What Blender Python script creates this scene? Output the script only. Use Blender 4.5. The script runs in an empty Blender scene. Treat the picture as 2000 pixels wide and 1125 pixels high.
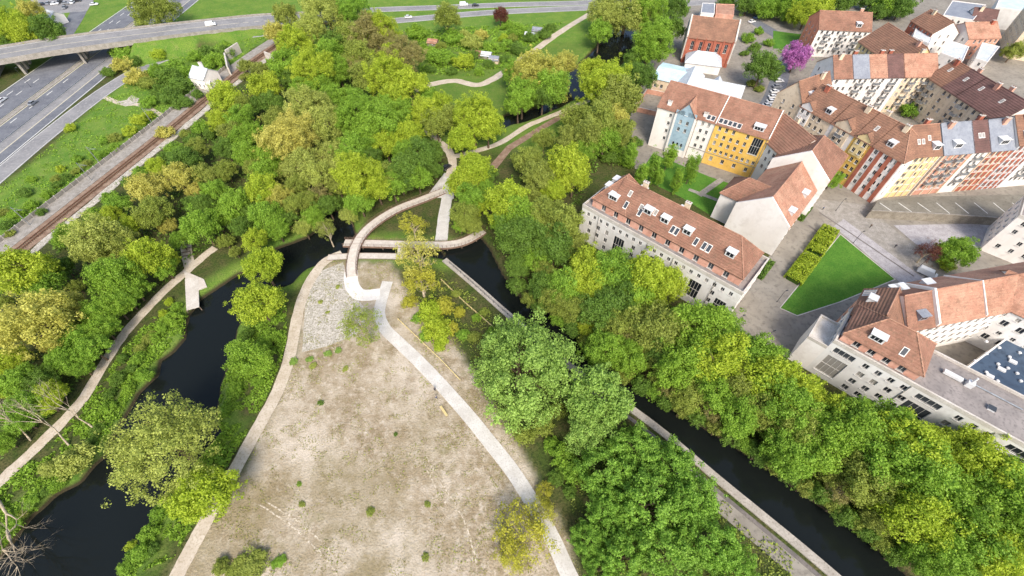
import bpy, bmesh, math, random
import numpy as np
from mathutils import Vector, Matrix
random.seed(7)
scene = bpy.context.scene
col = scene.collection

# ------------------------------------------------------------------ camera
H = 105.0                      # drone height in metres
FPX, CXP, CYP = 870.0, 1000.0, 562.5
PITCH = math.atan2(870.0, 708.0)
cam_d = bpy.data.cameras.new('camera')
cam = bpy.data.objects.new('camera', cam_d)
col.objects.link(cam)
cam.location = (0, 0, H)
cam.rotation_euler = (math.pi/2 - PITCH, 0, 0)
cam_d.sensor_width = 36.0
cam_d.lens = 36.0*FPX/2000.0
cam_d.clip_start = 0.5
cam_d.clip_end = 6000
scene.camera = cam

# ------------------------------------------------------------------ sky and sun
SUN_EL, SUN_AZ = math.radians(46), math.radians(-80)     # azimuth counted from +X towards +Y
world = bpy.data.worlds.new('World')
scene.world = world
world.use_nodes = True
wn, wl = world.node_tree.nodes, world.node_tree.links
sky = wn.new('ShaderNodeTexSky')
sky.sky_type = 'NISHITA'
sky.sun_disc = False
sky.sun_elevation = SUN_EL
sky.sun_rotation = math.pi/2 - SUN_AZ
sky.air_density = 1.0
sky.dust_density = 3.0
sky.ozone_density = 1.0
wl.new(sky.outputs[0], wn['Background'].inputs[0])
wn['Background'].inputs[1].default_value = 0.15
sd = bpy.data.lights.new('sun', 'SUN')
sd.energy = 2.0
sd.angle = math.radians(18)
sd.color = (1.0, 0.94, 0.86)
sun = bpy.data.objects.new('sun', sd)
col.objects.link(sun)
to_sun = Vector((math.cos(SUN_EL)*math.cos(SUN_AZ), math.cos(SUN_EL)*math.sin(SUN_AZ), math.sin(SUN_EL)))
sun.rotation_euler = to_sun.to_track_quat('Z', 'Y').to_euler()
sun.location = (0, 0, 200)
scene.view_settings.view_transform = 'Standard'
scene.view_settings.look = 'None'
scene.view_settings.exposure = 0.84
scene.view_settings.gamma = 1.0
scene.view_settings.use_curve_mapping = False

# ------------------------------------------------------------------ helpers
_cp, _sp = math.cos(PITCH), math.sin(PITCH)
def W(x, y, z=0.0):
    """survey helper: the place in metres that is seen at a point of the photograph, at height z"""
    u, v = x-CXP, y-CYP
    rx, ry, rz = u, FPX*_cp - v*_sp, -FPX*_sp - v*_cp
    t = (z-H)/rz
    return Vector((rx*t, ry*t, z))
def depth_at(p):
    return p[1]*_cp + (H-p[2])*_sp

def tag(o, label=None, cat=None, group=None, kind=None):
    if label: o['label'] = label
    if cat: o['category'] = cat
    if group: o['group'] = group
    if kind: o['kind'] = kind
    return o
def empty(name, loc=(0, 0, 0), label=None, cat=None, group=None):
    o = bpy.data.objects.new(name, None)
    o.location = loc
    o.empty_display_size = 0.5
    col.objects.link(o)
    return tag(o, label, cat, group)
def link(name, me, parent=None, loc=None, rz=None, scale=None):
    o = bpy.data.objects.new(name, me)
    if loc is not None: o.location = loc
    if rz is not None: o.rotation_euler = (0, 0, rz)
    if scale is not None: o.scale = scale
    col.objects.link(o)
    if parent is not None: o.parent = parent
    return o
class MB:
    """collects faces for one mesh; local = world - origin"""
    def __init__(s, org=(0, 0, 0)):
        s.v, s.f, s.m, s.mats, s.o = [], [], [], [], Vector(org)
    def mi(s, mat):
        if mat not in s.mats: s.mats.append(mat)
        return s.mats.index(mat)
    def poly(s, pts, mat):
        i = len(s.v)
        s.v += [tuple(Vector(p)-s.o) for p in pts]
        s.f.append(tuple(range(i, i+len(pts))))
        s.m.append(s.mi(mat))
    def prism(s, pts, z0, z1, mat, top=None, bottom=True):
        n = len(pts)
        a = [(p[0], p[1], z0) for p in pts]
        b = [(p[0], p[1], z1) for p in pts]
        s.poly(b, top or mat)
        if bottom: s.poly(a[::-1], mat)
        for i in range(n):
            j = (i+1) % n
            s.poly([a[i], a[j], b[j], b[i]], mat)
    def box(s, c, d, mat, rz=0.0, top=None):
        ca, sa = math.cos(rz), math.sin(rz)
        hx, hy = d[0]/2, d[1]/2
        pts = [(c[0]+ca*x-sa*y, c[1]+sa*x+ca*y) for x, y in ((-hx, -hy), (hx, -hy), (hx, hy), (-hx, hy))]
        s.prism(pts, c[2]-d[2]/2, c[2]+d[2]/2, mat, top)
    def tube(s, a, b, r0, r1, mat, n=6):
        a, b = Vector(a), Vector(b)
        d = (b-a)
        if d.length < 1e-6: return
        q = d.to_track_quat('Z', 'Y')
        i = len(s.v)
        for p, r in ((a, r0), (b, r1)):
            for k in range(n):
                t = 2*math.pi*k/n
                s.v.append(tuple(p + q @ Vector((r*math.cos(t), r*math.sin(t), 0)) - s.o))
        mi = s.mi(mat)
        for k in range(n):
            k2 = (k+1) % n
            s.f.append((i+k, i+k2, i+n+k2, i+n+k)); s.m.append(mi)
        s.f.append(tuple(i+n+k for k in range(n))); s.m.append(mi)
    def mesh(s, name, smooth=False):
        me = bpy.data.meshes.new(name)
        me.from_pydata(s.v, [], s.f)
        for m in s.mats: me.materials.append(m)
        me.polygons.foreach_set('material_index', s.m)
        if smooth: me.polygons.foreach_set('use_smooth', [True]*len(me.polygons))
        me.update()
        return me
    def build(s, name, parent=None, smooth=False):
        o = link(name, s.mesh(name, smooth), parent)
        base, q = Vector((0, 0, 0)), parent
        while q is not None:
            base += q.location; q = q.parent
        o.location = s.o - base
        return o

def srgb(r, g, b):
    f = lambda c: (c/255/12.92 if c/255 <= 0.04045 else ((c/255+0.055)/1.055)**2.4)
    return (f(r), f(g), f(b), 1)
def new_mat(name):
    m = bpy.data.materials.new(name)
    m.use_nodes = True
    return m, m.node_tree.nodes, m.node_tree.links, m.node_tree.nodes['Principled BSDF']
def noise_mix(nt, ln, scale, a, b, lo=0.4, hi=0.6, detail=4.0, vec=None, rough=0.6, stretch=None):
    """colour a where the noise is low, b where it is high; a/b are colours or sockets"""
    if vec is None:
        geo = nt.new('ShaderNodeNewGeometry'); vec = geo.outputs['Position']
    if stretch:
        mp = nt.new('ShaderNodeMapping'); mp.inputs['Scale'].default_value = stretch[:3]
        if len(stretch) > 3: mp.inputs['Rotation'].default_value = (0, 0, stretch[3])
        ln.new(vec, mp.inputs['Vector']); vec = mp.outputs[0]
    nz = nt.new('ShaderNodeTexNoise'); nz.inputs['Scale'].default_value = scale
    nz.inputs['Detail'].default_value = detail; nz.inputs['Roughness'].default_value = rough
    ln.new(vec, nz.inputs['Vector'])
    mr = nt.new('ShaderNodeMapRange'); mr.inputs[1].default_value = lo; mr.inputs[2].default_value = hi
    ln.new(nz.outputs[0], mr.inputs[0])
    mx = nt.new('ShaderNodeMix'); mx.data_type = 'RGBA'
    ln.new(mr.outputs[0], mx.inputs[0])
    for s_, v in ((6, a), (7, b)):
        if hasattr(v, 'is_linked'): ln.new(v, mx.inputs[s_])
        else: mx.inputs[s_].default_value = v
    return mx.outputs[2]
def mix_by(nt, ln, fac, a, b):
    mx = nt.new('ShaderNodeMix'); mx.data_type = 'RGBA'
    ln.new(fac, mx.inputs[0])
    for s_, v in ((6, a), (7, b)):
        if hasattr(v, 'is_linked'): ln.new(v, mx.inputs[s_])
        else: mx.inputs[s_].default_value = v
    return mx.outputs[2]
def bump(nt, ln, bs, scale, strength, dist=0.05, stretch=None):
    geo = nt.new('ShaderNodeNewGeometry'); vec = geo.outputs['Position']
    if stretch:
        mp = nt.new('ShaderNodeMapping'); mp.inputs['Scale'].default_value = stretch
        ln.new(vec, mp.inputs['Vector']); vec = mp.outputs[0]
    nz = nt.new('ShaderNodeTexNoise'); nz.inputs['Scale'].default_value = scale; nz.inputs['Detail'].default_value = 5
    ln.new(vec, nz.inputs['Vector'])
    bp = nt.new('ShaderNodeBump'); bp.inputs['Strength'].default_value = strength; bp.inputs['Distance'].default_value = dist
    ln.new(nz.outputs[0], bp.inputs['Height']); ln.new(bp.outputs[0], bs.inputs['Normal'])
def surf(name, c1, c2, scale=0.6, rough=0.85, c3=None, scale3=6.0, bscale=None, bstr=0.4, stretch=None, lo=0.38, hi=0.62, metallic=0.0, lo3=0.5, hi3=0.72):
    m, nt, ln, bs = new_mat(name)
    s = noise_mix(nt, ln, scale, c1, c2, lo, hi, stretch=stretch)
    if c3 is not None: s = noise_mix(nt, ln, scale3, s, c3, lo3, hi3)
    ln.new(s, bs.inputs['Base Color'])
    bs.inputs['Roughness'].default_value = rough
    bs.inputs['Metallic'].default_value = metallic
    bs.inputs['Specular IOR Level'].default_value = 0.3
    if bscale: bump(nt, ln, bs, bscale, bstr)
    return m

M = {}
M['concrete'] = surf('concrete', srgb(160, 154, 145), srgb(138, 132, 122), 0.5, c3=srgb(112, 106, 98), scale3=3, bscale=8)
M['landing'] = surf('white_landing_concrete', srgb(222, 217, 209), srgb(208, 202, 193), 0.4, c3=srgb(190, 184, 174), scale3=3)
M['quay'] = surf('quay_concrete', srgb(174, 166, 154), srgb(156, 148, 136), 0.4, c3=srgb(128, 120, 108), scale3=2.5)
M['concrete_pale'] = surf('pale_concrete', srgb(205, 198, 188), srgb(186, 178, 166), 0.3, c3=srgb(160, 152, 140), scale3=4, bscale=8)
M['asphalt'] = surf('asphalt', srgb(112, 114, 118), srgb(94, 96, 102), 0.15, c3=srgb(130, 130, 132), scale3=1.2, bscale=20)
M['asphalt_light'] = surf('worn_asphalt', srgb(140, 138, 136), srgb(122, 121, 121), 0.12, c3=srgb(154, 151, 148), scale3=1.0, bscale=20)
M['paint'] = surf('road_paint', srgb(222, 220, 212), srgb(196, 194, 186), 1.5)
M['paint_cream'] = surf('road_paint_worn', srgb(205, 196, 170), srgb(180, 172, 150), 1.5)
M['path_sand'] = surf('sandy_path', srgb(196, 184, 166), srgb(180, 166, 146), 0.35, c3=srgb(154, 140, 116), scale3=2.2, bscale=10)
M['track_earth'] = surf('pale_rut_earth', srgb(200, 188, 168), srgb(182, 169, 146), 0.8, c3=srgb(138, 124, 98), scale3=1.6, lo3=.42, hi3=.6)
M['path_conc'] = surf('concrete_path', srgb(204, 200, 192), srgb(188, 183, 174), 0.3, c3=srgb(168, 162, 150), scale3=3.0, bscale=14)
M['plaza'] = surf('plaza_paving', srgb(146, 139, 127), srgb(130, 123, 112), 0.12, c3=srgb(112, 106, 96), scale3=0.7, bscale=12)
M['plaza_dark'] = surf('dark_paving', srgb(120, 112, 106), srgb(102, 96, 92), 0.3, c3=srgb(88, 82, 78), scale3=2)
M['terrace_top'] = surf('terrace_paving', srgb(128, 123, 110), srgb(114, 109, 97), 0.2, c3=srgb(98, 94, 84), scale3=1.5)
M['lavender'] = surf('pale_stone_paving', srgb(176, 171, 170), srgb(156, 151, 150), 0.5, c3=srgb(134, 129, 128), scale3=2.5)
M['deck'] = surf('weathered_deck', srgb(202, 194, 182), srgb(188, 178, 165), 0.8, c3=srgb(166, 156, 142), scale3=5, bscale=12)
M['corten'] = surf('rusty_steel', srgb(136, 112, 96), srgb(116, 94, 80), 1.0, c3=srgb(96, 78, 68), scale3=4)
M['timber'] = surf('grey_timber', srgb(140, 124, 110), srgb(112, 98, 86), 2.0, bscale=10)
M['steel'] = surf('galvanised_steel', srgb(170, 174, 176), srgb(140, 144, 148), 1.0, rough=0.45, metallic=0.6)
M['dark_metal'] = surf('dark_metal', srgb(60, 62, 66), srgb(48, 50, 54), 1.0, rough=0.5)
M['ballast'] = surf('ballast', srgb(150, 128, 108), srgb(122, 98, 80), 0.5, c3=srgb(100, 78, 62), scale3=6, bscale=6, bstr=0.8)
M['rust'] = surf('rail_rust', srgb(124, 84, 62), srgb(100, 66, 50), 1.0)
M['gravel_white'] = surf('white_gravel', srgb(198, 190, 178), srgb(164, 157, 145), 0.9, c3=srgb(128, 124, 102), scale3=2.2, lo3=.46, hi3=.66, bscale=5, bstr=0.8)
M['bark'] = surf('bark', srgb(104, 88, 70), srgb(80, 66, 52), 1.5, bscale=6)
M['bark_pale'] = surf('pale_bark', srgb(186, 172, 148), srgb(150, 134, 110), 1.5, bscale=6)
M['white_wall'] = surf('white_render', srgb(234, 229, 222), srgb(224, 217, 208), 0.2, c3=srgb(216, 209, 200), scale3=0.5, stretch=(1, 1, .3))
M['grey_wall'] = surf('grey_render', srgb(228, 225, 219), srgb(216, 212, 205), 0.2, c3=srgb(208, 203, 196), scale3=0.5, stretch=(1, 1, .3))
M['cream_wall'] = surf('cream_render', srgb(226, 208, 180), srgb(212, 192, 164), 0.2, c3=srgb(190, 170, 142), scale3=0.9, stretch=(1, 1, .3))
M['yellow_wall'] = surf('yellow_render', srgb(232, 192, 104), srgb(220, 176, 88), 0.2, c3=srgb(204, 160, 80), scale3=0.9, stretch=(1, 1, .3))
M['pale_yellow_wall'] = surf('pale_yellow_render', srgb(234, 212, 158), srgb(222, 198, 142), 0.2, c3=srgb(204, 180, 126), scale3=0.9, stretch=(1, 1, .3))
M['pink_wall'] = surf('pink_render', srgb(212, 164, 142), srgb(196, 146, 124), 0.3, c3=srgb(176, 128, 108), scale3=0.9, stretch=(1, 1, .3))
M['salmon_wall'] = surf('salmon_render', srgb(226, 150, 120), srgb(210, 132, 104), 0.3, c3=srgb(190, 116, 92), scale3=0.9, stretch=(1, 1, .3))
M['blue_wall'] = surf('blue_render', srgb(160, 182, 192), srgb(146, 168, 180), 0.2, c3=srgb(130, 152, 166), scale3=0.9, stretch=(1, 1, .3))
M['brick_wall'] = surf('red_brick', srgb(176, 108, 86), srgb(156, 90, 70), 0.5, c3=srgb(136, 78, 62), scale3=5)
M['stone_wall'] = surf('stone_wall', srgb(150, 142, 128), srgb(128, 120, 106), 0.5, c3=srgb(108, 100, 88), scale3=3, bscale=5, bstr=0.7)
def roof_mat(name, a, b, stain, moss):
    m, nt, ln, bs = new_mat(name)
    s = noise_mix(nt, ln, 0.30, a, b, 0.40, 0.60, detail=8, rough=0.65)
    s = noise_mix(nt, ln, 0.13, s, stain, 0.48, 0.70, detail=9, rough=0.74)
    s = noise_mix(nt, ln, 1.1, s, moss, 0.52, 0.74, detail=7, rough=0.72, stretch=(1, 1, .22))
    s = noise_mix(nt, ln, 2.2, s, tuple(min(1, c*1.28) for c in a[:3])+(1,), 0.56, 0.76, detail=5, rough=.7, stretch=(1, 1, .4))
    s = noise_mix(nt, ln, 6.0, s, tuple(c*0.62 for c in b[:3])+(1,), 0.50, 0.78, detail=2)
    # tile courses
    geo = nt.new('ShaderNodeNewGeometry')
    wv = nt.new('ShaderNodeTexWave'); wv.bands_direction = 'Z'; wv.inputs['Scale'].default_value = 0.62
    wv.inputs['Distortion'].default_value = 0.6
    ln.new(geo.outputs['Position'], wv.inputs['Vector'])
    bp = nt.new('ShaderNodeBump'); bp.inputs['Strength'].default_value = 0.9; bp.inputs['Distance'].default_value = 0.12
    ln.new(wv.outputs['Fac'], bp.inputs['Height']); ln.new(bp.outputs[0], bs.inputs['Normal'])
    ln.new(s, bs.inputs['Base Color'])
    bs.inputs['Roughness'].default_value = 0.85
    bs.inputs['Specular IOR Level'].default_value = 0.25
    return m
M['roof'] = roof_mat('roof_tiles', srgb(156, 116, 96), srgb(138, 100, 82), srgb(112, 84, 70), srgb(104, 90, 72))
M['roof_brown'] = roof_mat('brown_roof_tiles', srgb(150, 112, 90), srgb(132, 98, 80), srgb(114, 88, 72), srgb(102, 86, 70))
M['roof_salmon'] = roof_mat('salmon_roof_tiles', srgb(184, 144, 120), srgb(170, 124, 102), srgb(132, 96, 76), srgb(116, 94, 74))
M['roof_purple'] = roof_mat('dark_roof_tiles', srgb(118, 88, 82), srgb(104, 78, 72), srgb(90, 68, 64), srgb(84, 72, 64))
M['zinc'] = surf('zinc_roof', srgb(142, 146, 152), srgb(128, 132, 140), 0.4, rough=0.6, c3=srgb(112, 116, 124), scale3=2)
M['white_roof'] = surf('white_metal_roof', srgb(204, 207, 208), srgb(188, 193, 196), 0.3, rough=0.6, c3=srgb(160, 165, 168), scale3=1.6)
M['blue_roof'] = surf('pale_blue_roof', srgb(196, 220, 230), srgb(176, 206, 220), 0.3, rough=0.5, c3=srgb(206, 214, 214), scale3=1.2)
M['deep_blue_roof'] = surf('slate_blue_roof', srgb(74, 90, 108), srgb(60, 76, 94), 0.12, rough=0.5, c3=srgb(50, 64, 80), scale3=0.6)
M['flat_roof'] = surf('flat_roof_felt', srgb(150, 142, 136), srgb(132, 125, 120), 0.25, c3=srgb(112, 106, 102), scale3=1.5)
M['white_paint'] = surf('white_painted_metal', srgb(214, 214, 212), srgb(200, 200, 198), 1.0, rough=0.5)
M['frame'] = surf('window_frame', srgb(226, 222, 214), srgb(212, 208, 200), 2.0, rough=0.6)
def glass(name, c, rough=0.12):
    m, nt, ln, bs = new_mat(name)
    bs.inputs['Base Color'].default_value = c
    bs.inputs['Roughness'].default_value = rough
    return m
M['glass'] = glass('dark_window_glass', (0.018, 0.021, 0.026, 1))
M['glass_b'] = glass('grey_window_glass', (0.05, 0.056, 0.062, 1))
M['curtain'] = glass('curtained_window', (0.28, 0.26, 0.23, 1), 0.3)
M['tyre'] = glass('tyre_rubber', (0.02, 0.02, 0.02, 1), 0.8)
M['car_white'] = glass('white_car_paint', (0.72, 0.72, 0.71, 1), 0.3)
M['car_black'] = glass('black_car_paint', (0.025, 0.026, 0.03, 1), 0.3)
M['car_grey'] = glass('grey_car_paint', (0.22, 0.23, 0.25, 1), 0.3)
M['car_blue'] = glass('blue_car_paint', (0.05, 0.1, 0.24, 1), 0.3)
M['lamp'] = glass('lamp_lens', (0.6, 0.55, 0.45, 1), 0.2)
M['yellow_wood'] = surf('pale_yellow_wood', srgb(214, 196, 140), srgb(196, 176, 120), 2.0)
# ------------------------------------------------------------------ terrain, water, roads
WLOC = {}
def xy(pts): return [W(*p).xy for p in pts]
def seg_dist(X, Y, pts, closed=False, zs=None):
    best = np.full(X.shape, 1e9); bz = np.zeros(X.shape)
    n = len(pts)
    for i in range(n if closed else n-1):
        ax, ay = pts[i][0], pts[i][1]; bx, by = pts[(i+1) % n][0], pts[(i+1) % n][1]
        dx, dy = bx-ax, by-ay
        t = np.clip(((X-ax)*dx+(Y-ay)*dy)/max(dx*dx+dy*dy, 1e-9), 0, 1)
        d = np.hypot(X-ax-t*dx, Y-ay-t*dy)
        m = d < best
        best = np.where(m, d, best)
        if zs is not None: bz = np.where(m, zs[i]*(1-t)+zs[(i+1) % n]*t, bz)
    return (best, bz) if zs is not None else best
def inside(X, Y, pts):
    r = np.zeros(X.shape, bool); n = len(pts); j = n-1
    for i in range(n):
        xi, yi, xj, yj = pts[i][0], pts[i][1], pts[j][0], pts[j][1]
        c = ((yi > Y) != (yj > Y)) & (X < (xj-xi)*(Y-yi)/((yj-yi) if abs(yj-yi) > 1e-9 else 1e-9)+xi)
        r ^= c; j = i
    return r
def sdist(X, Y, pts):
    d = seg_dist(X, Y, pts, True)
    return np.where(inside(X, Y, pts), d, -d)      # positive inside
def sstep(a, b, x):
    t = np.clip((x-a)/(b-a), 0, 1); return t*t*(3-2*t)
_rng = np.random.default_rng(3)
_tab = _rng.random((64, 64))
def vnoise(X, Y, s):
    x, y = X/s, Y/s
    xi, yi = np.floor(x).astype(int), np.floor(y).astype(int)
    fx, fy = x-xi, y-yi
    fx, fy = fx*fx*(3-2*fx), fy*fy*(3-2*fy)
    g = lambda i, j: _tab[i % 64, j % 64]
    return (g(xi, yi)*(1-fx)+g(xi+1, yi)*fx)*(1-fy)+(g(xi, yi+1)*(1-fx)+g(xi+1, yi+1)*fx)*fy

RIVER_W = xy([(655, 400), (690, 430), (700, 470), (860, 478), (880, 505), (770, 497), (690, 500), (640, 500), (600, 520), (570, 550), (520, 570), (490, 600), (468, 640),
              (448, 700), (432, 760), (430, 800), (436, 840), (400, 880), (350, 950), (325, 1000), (275, 1060), (225, 1130), (190, 1240),
              (-200, 1240), (-90, 1150), (-5, 1082), (55, 1002), (100, 965), (150, 938), (192, 890), (215, 850), (262, 765), (300, 730), (300, 700), (330, 680),
              (357, 655), (360, 610), (385, 580), (440, 545), (490, 515), (535, 480), (590, 460), (625, 440), (630, 405)])
CANAL = xy([(860, 478), (940, 455), (960, 480), (985, 530), (1020, 575), (1070, 600), (1140, 655), (1220, 735), (1330, 800), (1420, 852), (1500, 905),
            (1600, 975), (1700, 1045), (1790, 1125), (1920, 1250), (1790, 1260), (1600, 1100), (1500, 1017), (1400, 935), (1300, 850), (1220, 790), (1110, 714), (1000, 622),
            (930, 560), (875, 512)])
RIVER_N = xy([(1250, 50), (1236, 95), (1215, 122), (1165, 150), (1142, 185), (1085, 212), (1010, 240), (940, 262), (935, 245), (985, 222), (1040, 208), (1078, 190), (1092, 150),
              (1130, 120), (1162, 88), (1190, 40)])
FIELD = xy([(685, 500), (760, 510), (790, 560), (860, 640), (905, 690), (960, 800), (1000, 850), (1060, 950), (1110, 1040), (1160, 1200), (330, 1200), (350, 1110), (420, 1010), (470, 915),
            (535, 790), (575, 690), (590, 590), (640, 510)])
VERGE = xy([(-300, 620), (-300, 300), (0, 365), (100, 285), (200, 190), (330, 110), (460, 80), (520, 70), (450, 150), (400, 190), (340, 222), (262, 278), (150, 372), (0, 475), (-100, 560)])
LAWN = xy([(1523, 602), (1641, 458), (1748, 546), (1640, 590), (1557, 617)])
WATER_Z = -1.35
DECK = [(-140, 128, 8), (0, 106, 8), (110, 88, 8), (225, 73, 7.8), (330, 60, 6.2), (420, 50, 4.2), (500, 42, 2.4), (580, 38, 1.0), (680, 32, 0.4)]
DECKW = [W(*p) for p in DECK]
_dd = (DECKW[4]-DECKW[3]).xy.normalized()

def ground_height(X, Y):
    wob = (vnoise(X, Y, 3.0)-0.5)*1.6 + (vnoise(X, Y, 9.0)-0.5)*2.4
    z = (vnoise(X, Y, 14)-0.5)*0.20*0
    dw = np.maximum(sdist(X, Y, RIVER_W)+wob*0.55, sdist(X, Y, RIVER_N)+wob*0.5)
    z = z - 2.6*sstep(-1.2, 2.6, dw)
    dc = sdist(X, Y, CANAL)
    z = np.minimum(z, -2.9*sstep(0.0, 1.6, dc))
    # embankment that carries the flyover's eastern approach
    db, bz = seg_dist(X, Y, [(p.x, p.y) for p in DECKW[3:]], False, [p.z for p in DECKW[3:]])
    ax = (X-DECKW[3].x)*_dd.x+(Y-DECKW[3].y)*_dd.y
    z = np.maximum(z, np.where((db < 40) & (ax > 0), np.minimum(bz-0.55-np.maximum(db-10.0, 0)*0.6, 0.2+ax*0.9), -9))
    # bank between the motorway and the slip road, railway bed
    return z

def zone_weights(X, Y):
    wob = (vnoise(X+31, Y, 2.2)-0.5)*1.6 + (vnoise(X, Y+57, 7.0)-0.5)*3.0
    sand = sstep(-1.2, 1.6, sdist(X, Y, FIELD)+wob*0.7)
    verge = sstep(-1.5, 2.0, sdist(X, Y, VERGE)+wob)
    lawn = sstep(-0.25, 0.25, sdist(X, Y, LAWN))
    bank = sstep(-7, -2.0, np.maximum(sdist(X, Y, RIVER_W), sdist(X, Y, RIVER_N))+wob*1.2)
    sand = sand*(1-0.85*sstep(-4.0, -1.0, sdist(X, Y, RIVER_W)+wob))
    grass = np.maximum(verge, np.maximum(lawn, 0.8*bank*(1-sand)))
    far = sstep(255, 275, Y)*sstep(-400, -60, -np.abs(X))
    grass = np.maximum(grass, sstep(250, 262, Y+wob)*(X < 60))
    grass = np.maximum(grass, .75*sstep(150, 165, Y+wob)*(X > -75)*(X < 52))
    grass = np.maximum(grass, (X < -168)*(X > -262)*sstep(225, 232, Y))
    return sand, grass, lawn

def grid_mesh(name, xs, ys, mat, hole=None):
    X, Y = np.meshgrid(xs, ys)
    Z = ground_height(X, Y)
    nx, ny = len(xs), len(ys)
    verts = np.stack([X, Y, Z], -1).reshape(-1, 3)
    i = np.arange(nx*ny).reshape(ny, nx)
    q = np.stack([i[:-1, :-1], i[:-1, 1:], i[1:, 1:], i[1:, :-1]], -1).reshape(-1, 4)
    me = bpy.data.meshes.new(name)
    me.vertices.add(len(verts)); me.vertices.foreach_set('co', verts.ravel())
    me.loops.add(q.size); me.loops.foreach_set('vertex_index', q.ravel())
    me.polygons.add(len(q)); me.polygons.foreach_set('loop_start', np.arange(0, q.size, 4))
    me.polygons.foreach_set('use_smooth', np.ones(len(q), bool))
    me.update(calc_edges=True)
    s, g, l = zone_weights(X, Y)
    c = np.stack([s, g, l, np.ones_like(s)], -1).reshape(-1, 4).astype(np.float32)
    at = me.color_attributes.new('zone', 'FLOAT_COLOR', 'POINT')
    at.data.foreach_set('color', c.ravel())
    me.materials.append(mat)
    return me

def ground_material():
    m, nt, ln, bs = new_mat('ground')
    at = nt.new('ShaderNodeAttribute'); at.attribute_name = 'zone'
    sp = nt.new('ShaderNodeSeparateColor'); ln.new(at.outputs['Color'], sp.inputs[0])
    # woodland floor: litter, ivy and grass
    wood = noise_mix(nt, ln, 0.22, srgb(66, 80, 34), srgb(88, 84, 52), 0.38, 0.62, detail=6)
    wood = noise_mix(nt, ln, 1.6, wood, srgb(46, 58, 26), 0.46, 0.66, detail=5)
    # meadow grass
    gr = noise_mix(nt, ln, 0.12, srgb(88, 122, 44), srgb(112, 136, 54), 0.36, 0.64, detail=6)
    gr = noise_mix(nt, ln, 0.5, gr, srgb(136, 136, 80), 0.52, 0.76, detail=6, rough=0.7)
    gr = noise_mix(nt, ln, 2.5, gr, srgb(60, 94, 30), 0.48, 0.70, detail=4)
    # mown lawn
    lw = noise_mix(nt, ln, 0.25, srgb(74, 118, 40), srgb(92, 132, 48), 0.36, 0.64, detail=6)
    lw = noise_mix(nt, ln, 0.6, lw, srgb(96, 124, 52), 0.55, 0.78, detail=7, rough=.7)
    lw = noise_mix(nt, ln, 2.4, lw, srgb(58, 98, 34), 0.46, 0.74, detail=4)
    # dry sandy field: pale scraped earth, straw, brown thatch
    sd_ = noise_mix(nt, ln, 0.07, srgb(150, 135, 110), srgb(180, 167, 147), 0.42, 0.58, detail=9, rough=0.70)
    sd_ = noise_mix(nt, ln, 0.16, sd_, srgb(132, 116, 90), 0.48, 0.62, detail=10, rough=0.76)
    sd_ = noise_mix(nt, ln, 0.55, sd_, srgb(190, 178, 160), 0.50, 0.66, detail=8, rough=0.74)
    sd_ = noise_mix(nt, ln, 0.8, sd_, srgb(122, 110, 80), 0.53, 0.70, detail=8, rough=0.78)
    sd_ = noise_mix(nt, ln, 0.10, sd_, srgb(124, 120, 80), 0.54, 0.72, detail=9, rough=0.78)
    sd_ = noise_mix(nt, ln, 0.028, sd_, srgb(136, 124, 94), 0.46, 0.66, detail=9, rough=0.66)
    sd_ = noise_mix(nt, ln, 0.045, sd_, srgb(192, 180, 162), 0.50, 0.64, detail=10, rough=0.72)
    sd_ = noise_mix(nt, ln, 3.0, sd_, srgb(116, 100, 74), 0.56, 0.80, detail=4)
    sd_ = noise_mix(nt, ln, 5.0, sd_, srgb(188, 178, 162), 0.66, 0.86, detail=2)
    c = mix_by(nt, ln, sp.outputs[1], wood, gr)
    c = mix_by(nt, ln, sp.outputs[0], c, sd_)
    c = mix_by(nt, ln, sp.outputs[2], c, lw)
    # wet mud at and under the water line
    geo = nt.new('ShaderNodeNewGeometry'); sz = nt.new('ShaderNodeSeparateXYZ'); ln.new(geo.outputs['Position'], sz.inputs[0])
    mz = nt.new('ShaderNodeMapRange'); mz.inputs[1].default_value = -0.35; mz.inputs[2].default_value = -1.0
    ln.new(sz.outputs[2], mz.inputs[0])
    c = mix_by(nt, ln, mz.outputs[0], c, srgb(58, 52, 36))
    ln.new(c, bs.inputs['Base Color'])
    bs.inputs['Roughness'].default_value = 0.95
    bs.inputs['Specular IOR Level'].default_value = 0.15
    bump(nt, ln, bs, 2.2, 0.9, 0.25)
    return m
M['ground'] = ground_material()
def spaced(a, b, step): return np.linspace(a, b, int(round((b-a)/step))+1)
xs = np.concatenate([[-2500, -1500, -900, -600, -450], spaced(-380, -170, 3.5), spaced(-168, 120, 1.0), spaced(123, 330, 3.5), [450, 700, 1100, 1800, 2600]])
ys = np.concatenate([[-600, -300, -120, -60, -30, -12], spaced(0, 130, 1.0), spaced(131.5, 260, 1.5), spaced(264, 400, 4), [450, 600, 900, 1500, 2600]])
ground = link('ground', grid_mesh('ground', xs, ys, M['ground']))
tag(ground, 'grassy and sandy ground of the river park and town', 'ground', kind='structure')

m, nt, ln, bs = new_mat('river_water')
bs.inputs['Base Color'].default_value = (0.008, 0.010, 0.009, 1)
bs.inputs['Specular IOR Level'].default_value = 0.4
bs.inputs['Roughness'].default_value = 0.06
bs.inputs['IOR'].default_value = 1.33
bump(nt, ln, bs, 0.7, 0.16, 0.06)
M['water'] = m
def water_sheet(name, label, x0, x1, y0, y1, z):
    mb = MB(((x0+x1)/2, (y0+y1)/2, z))
    mb.poly([(x0, y0, z), (x1, y0, z), (x1, y1, z), (x0, y1, z)], M['water'])
    return tag(mb.build(name), label, 'water', kind='structure')
water_sheet('river_water', 'dark still river and canal water round the island', -140, 110, -60, 335, WATER_Z)

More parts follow.
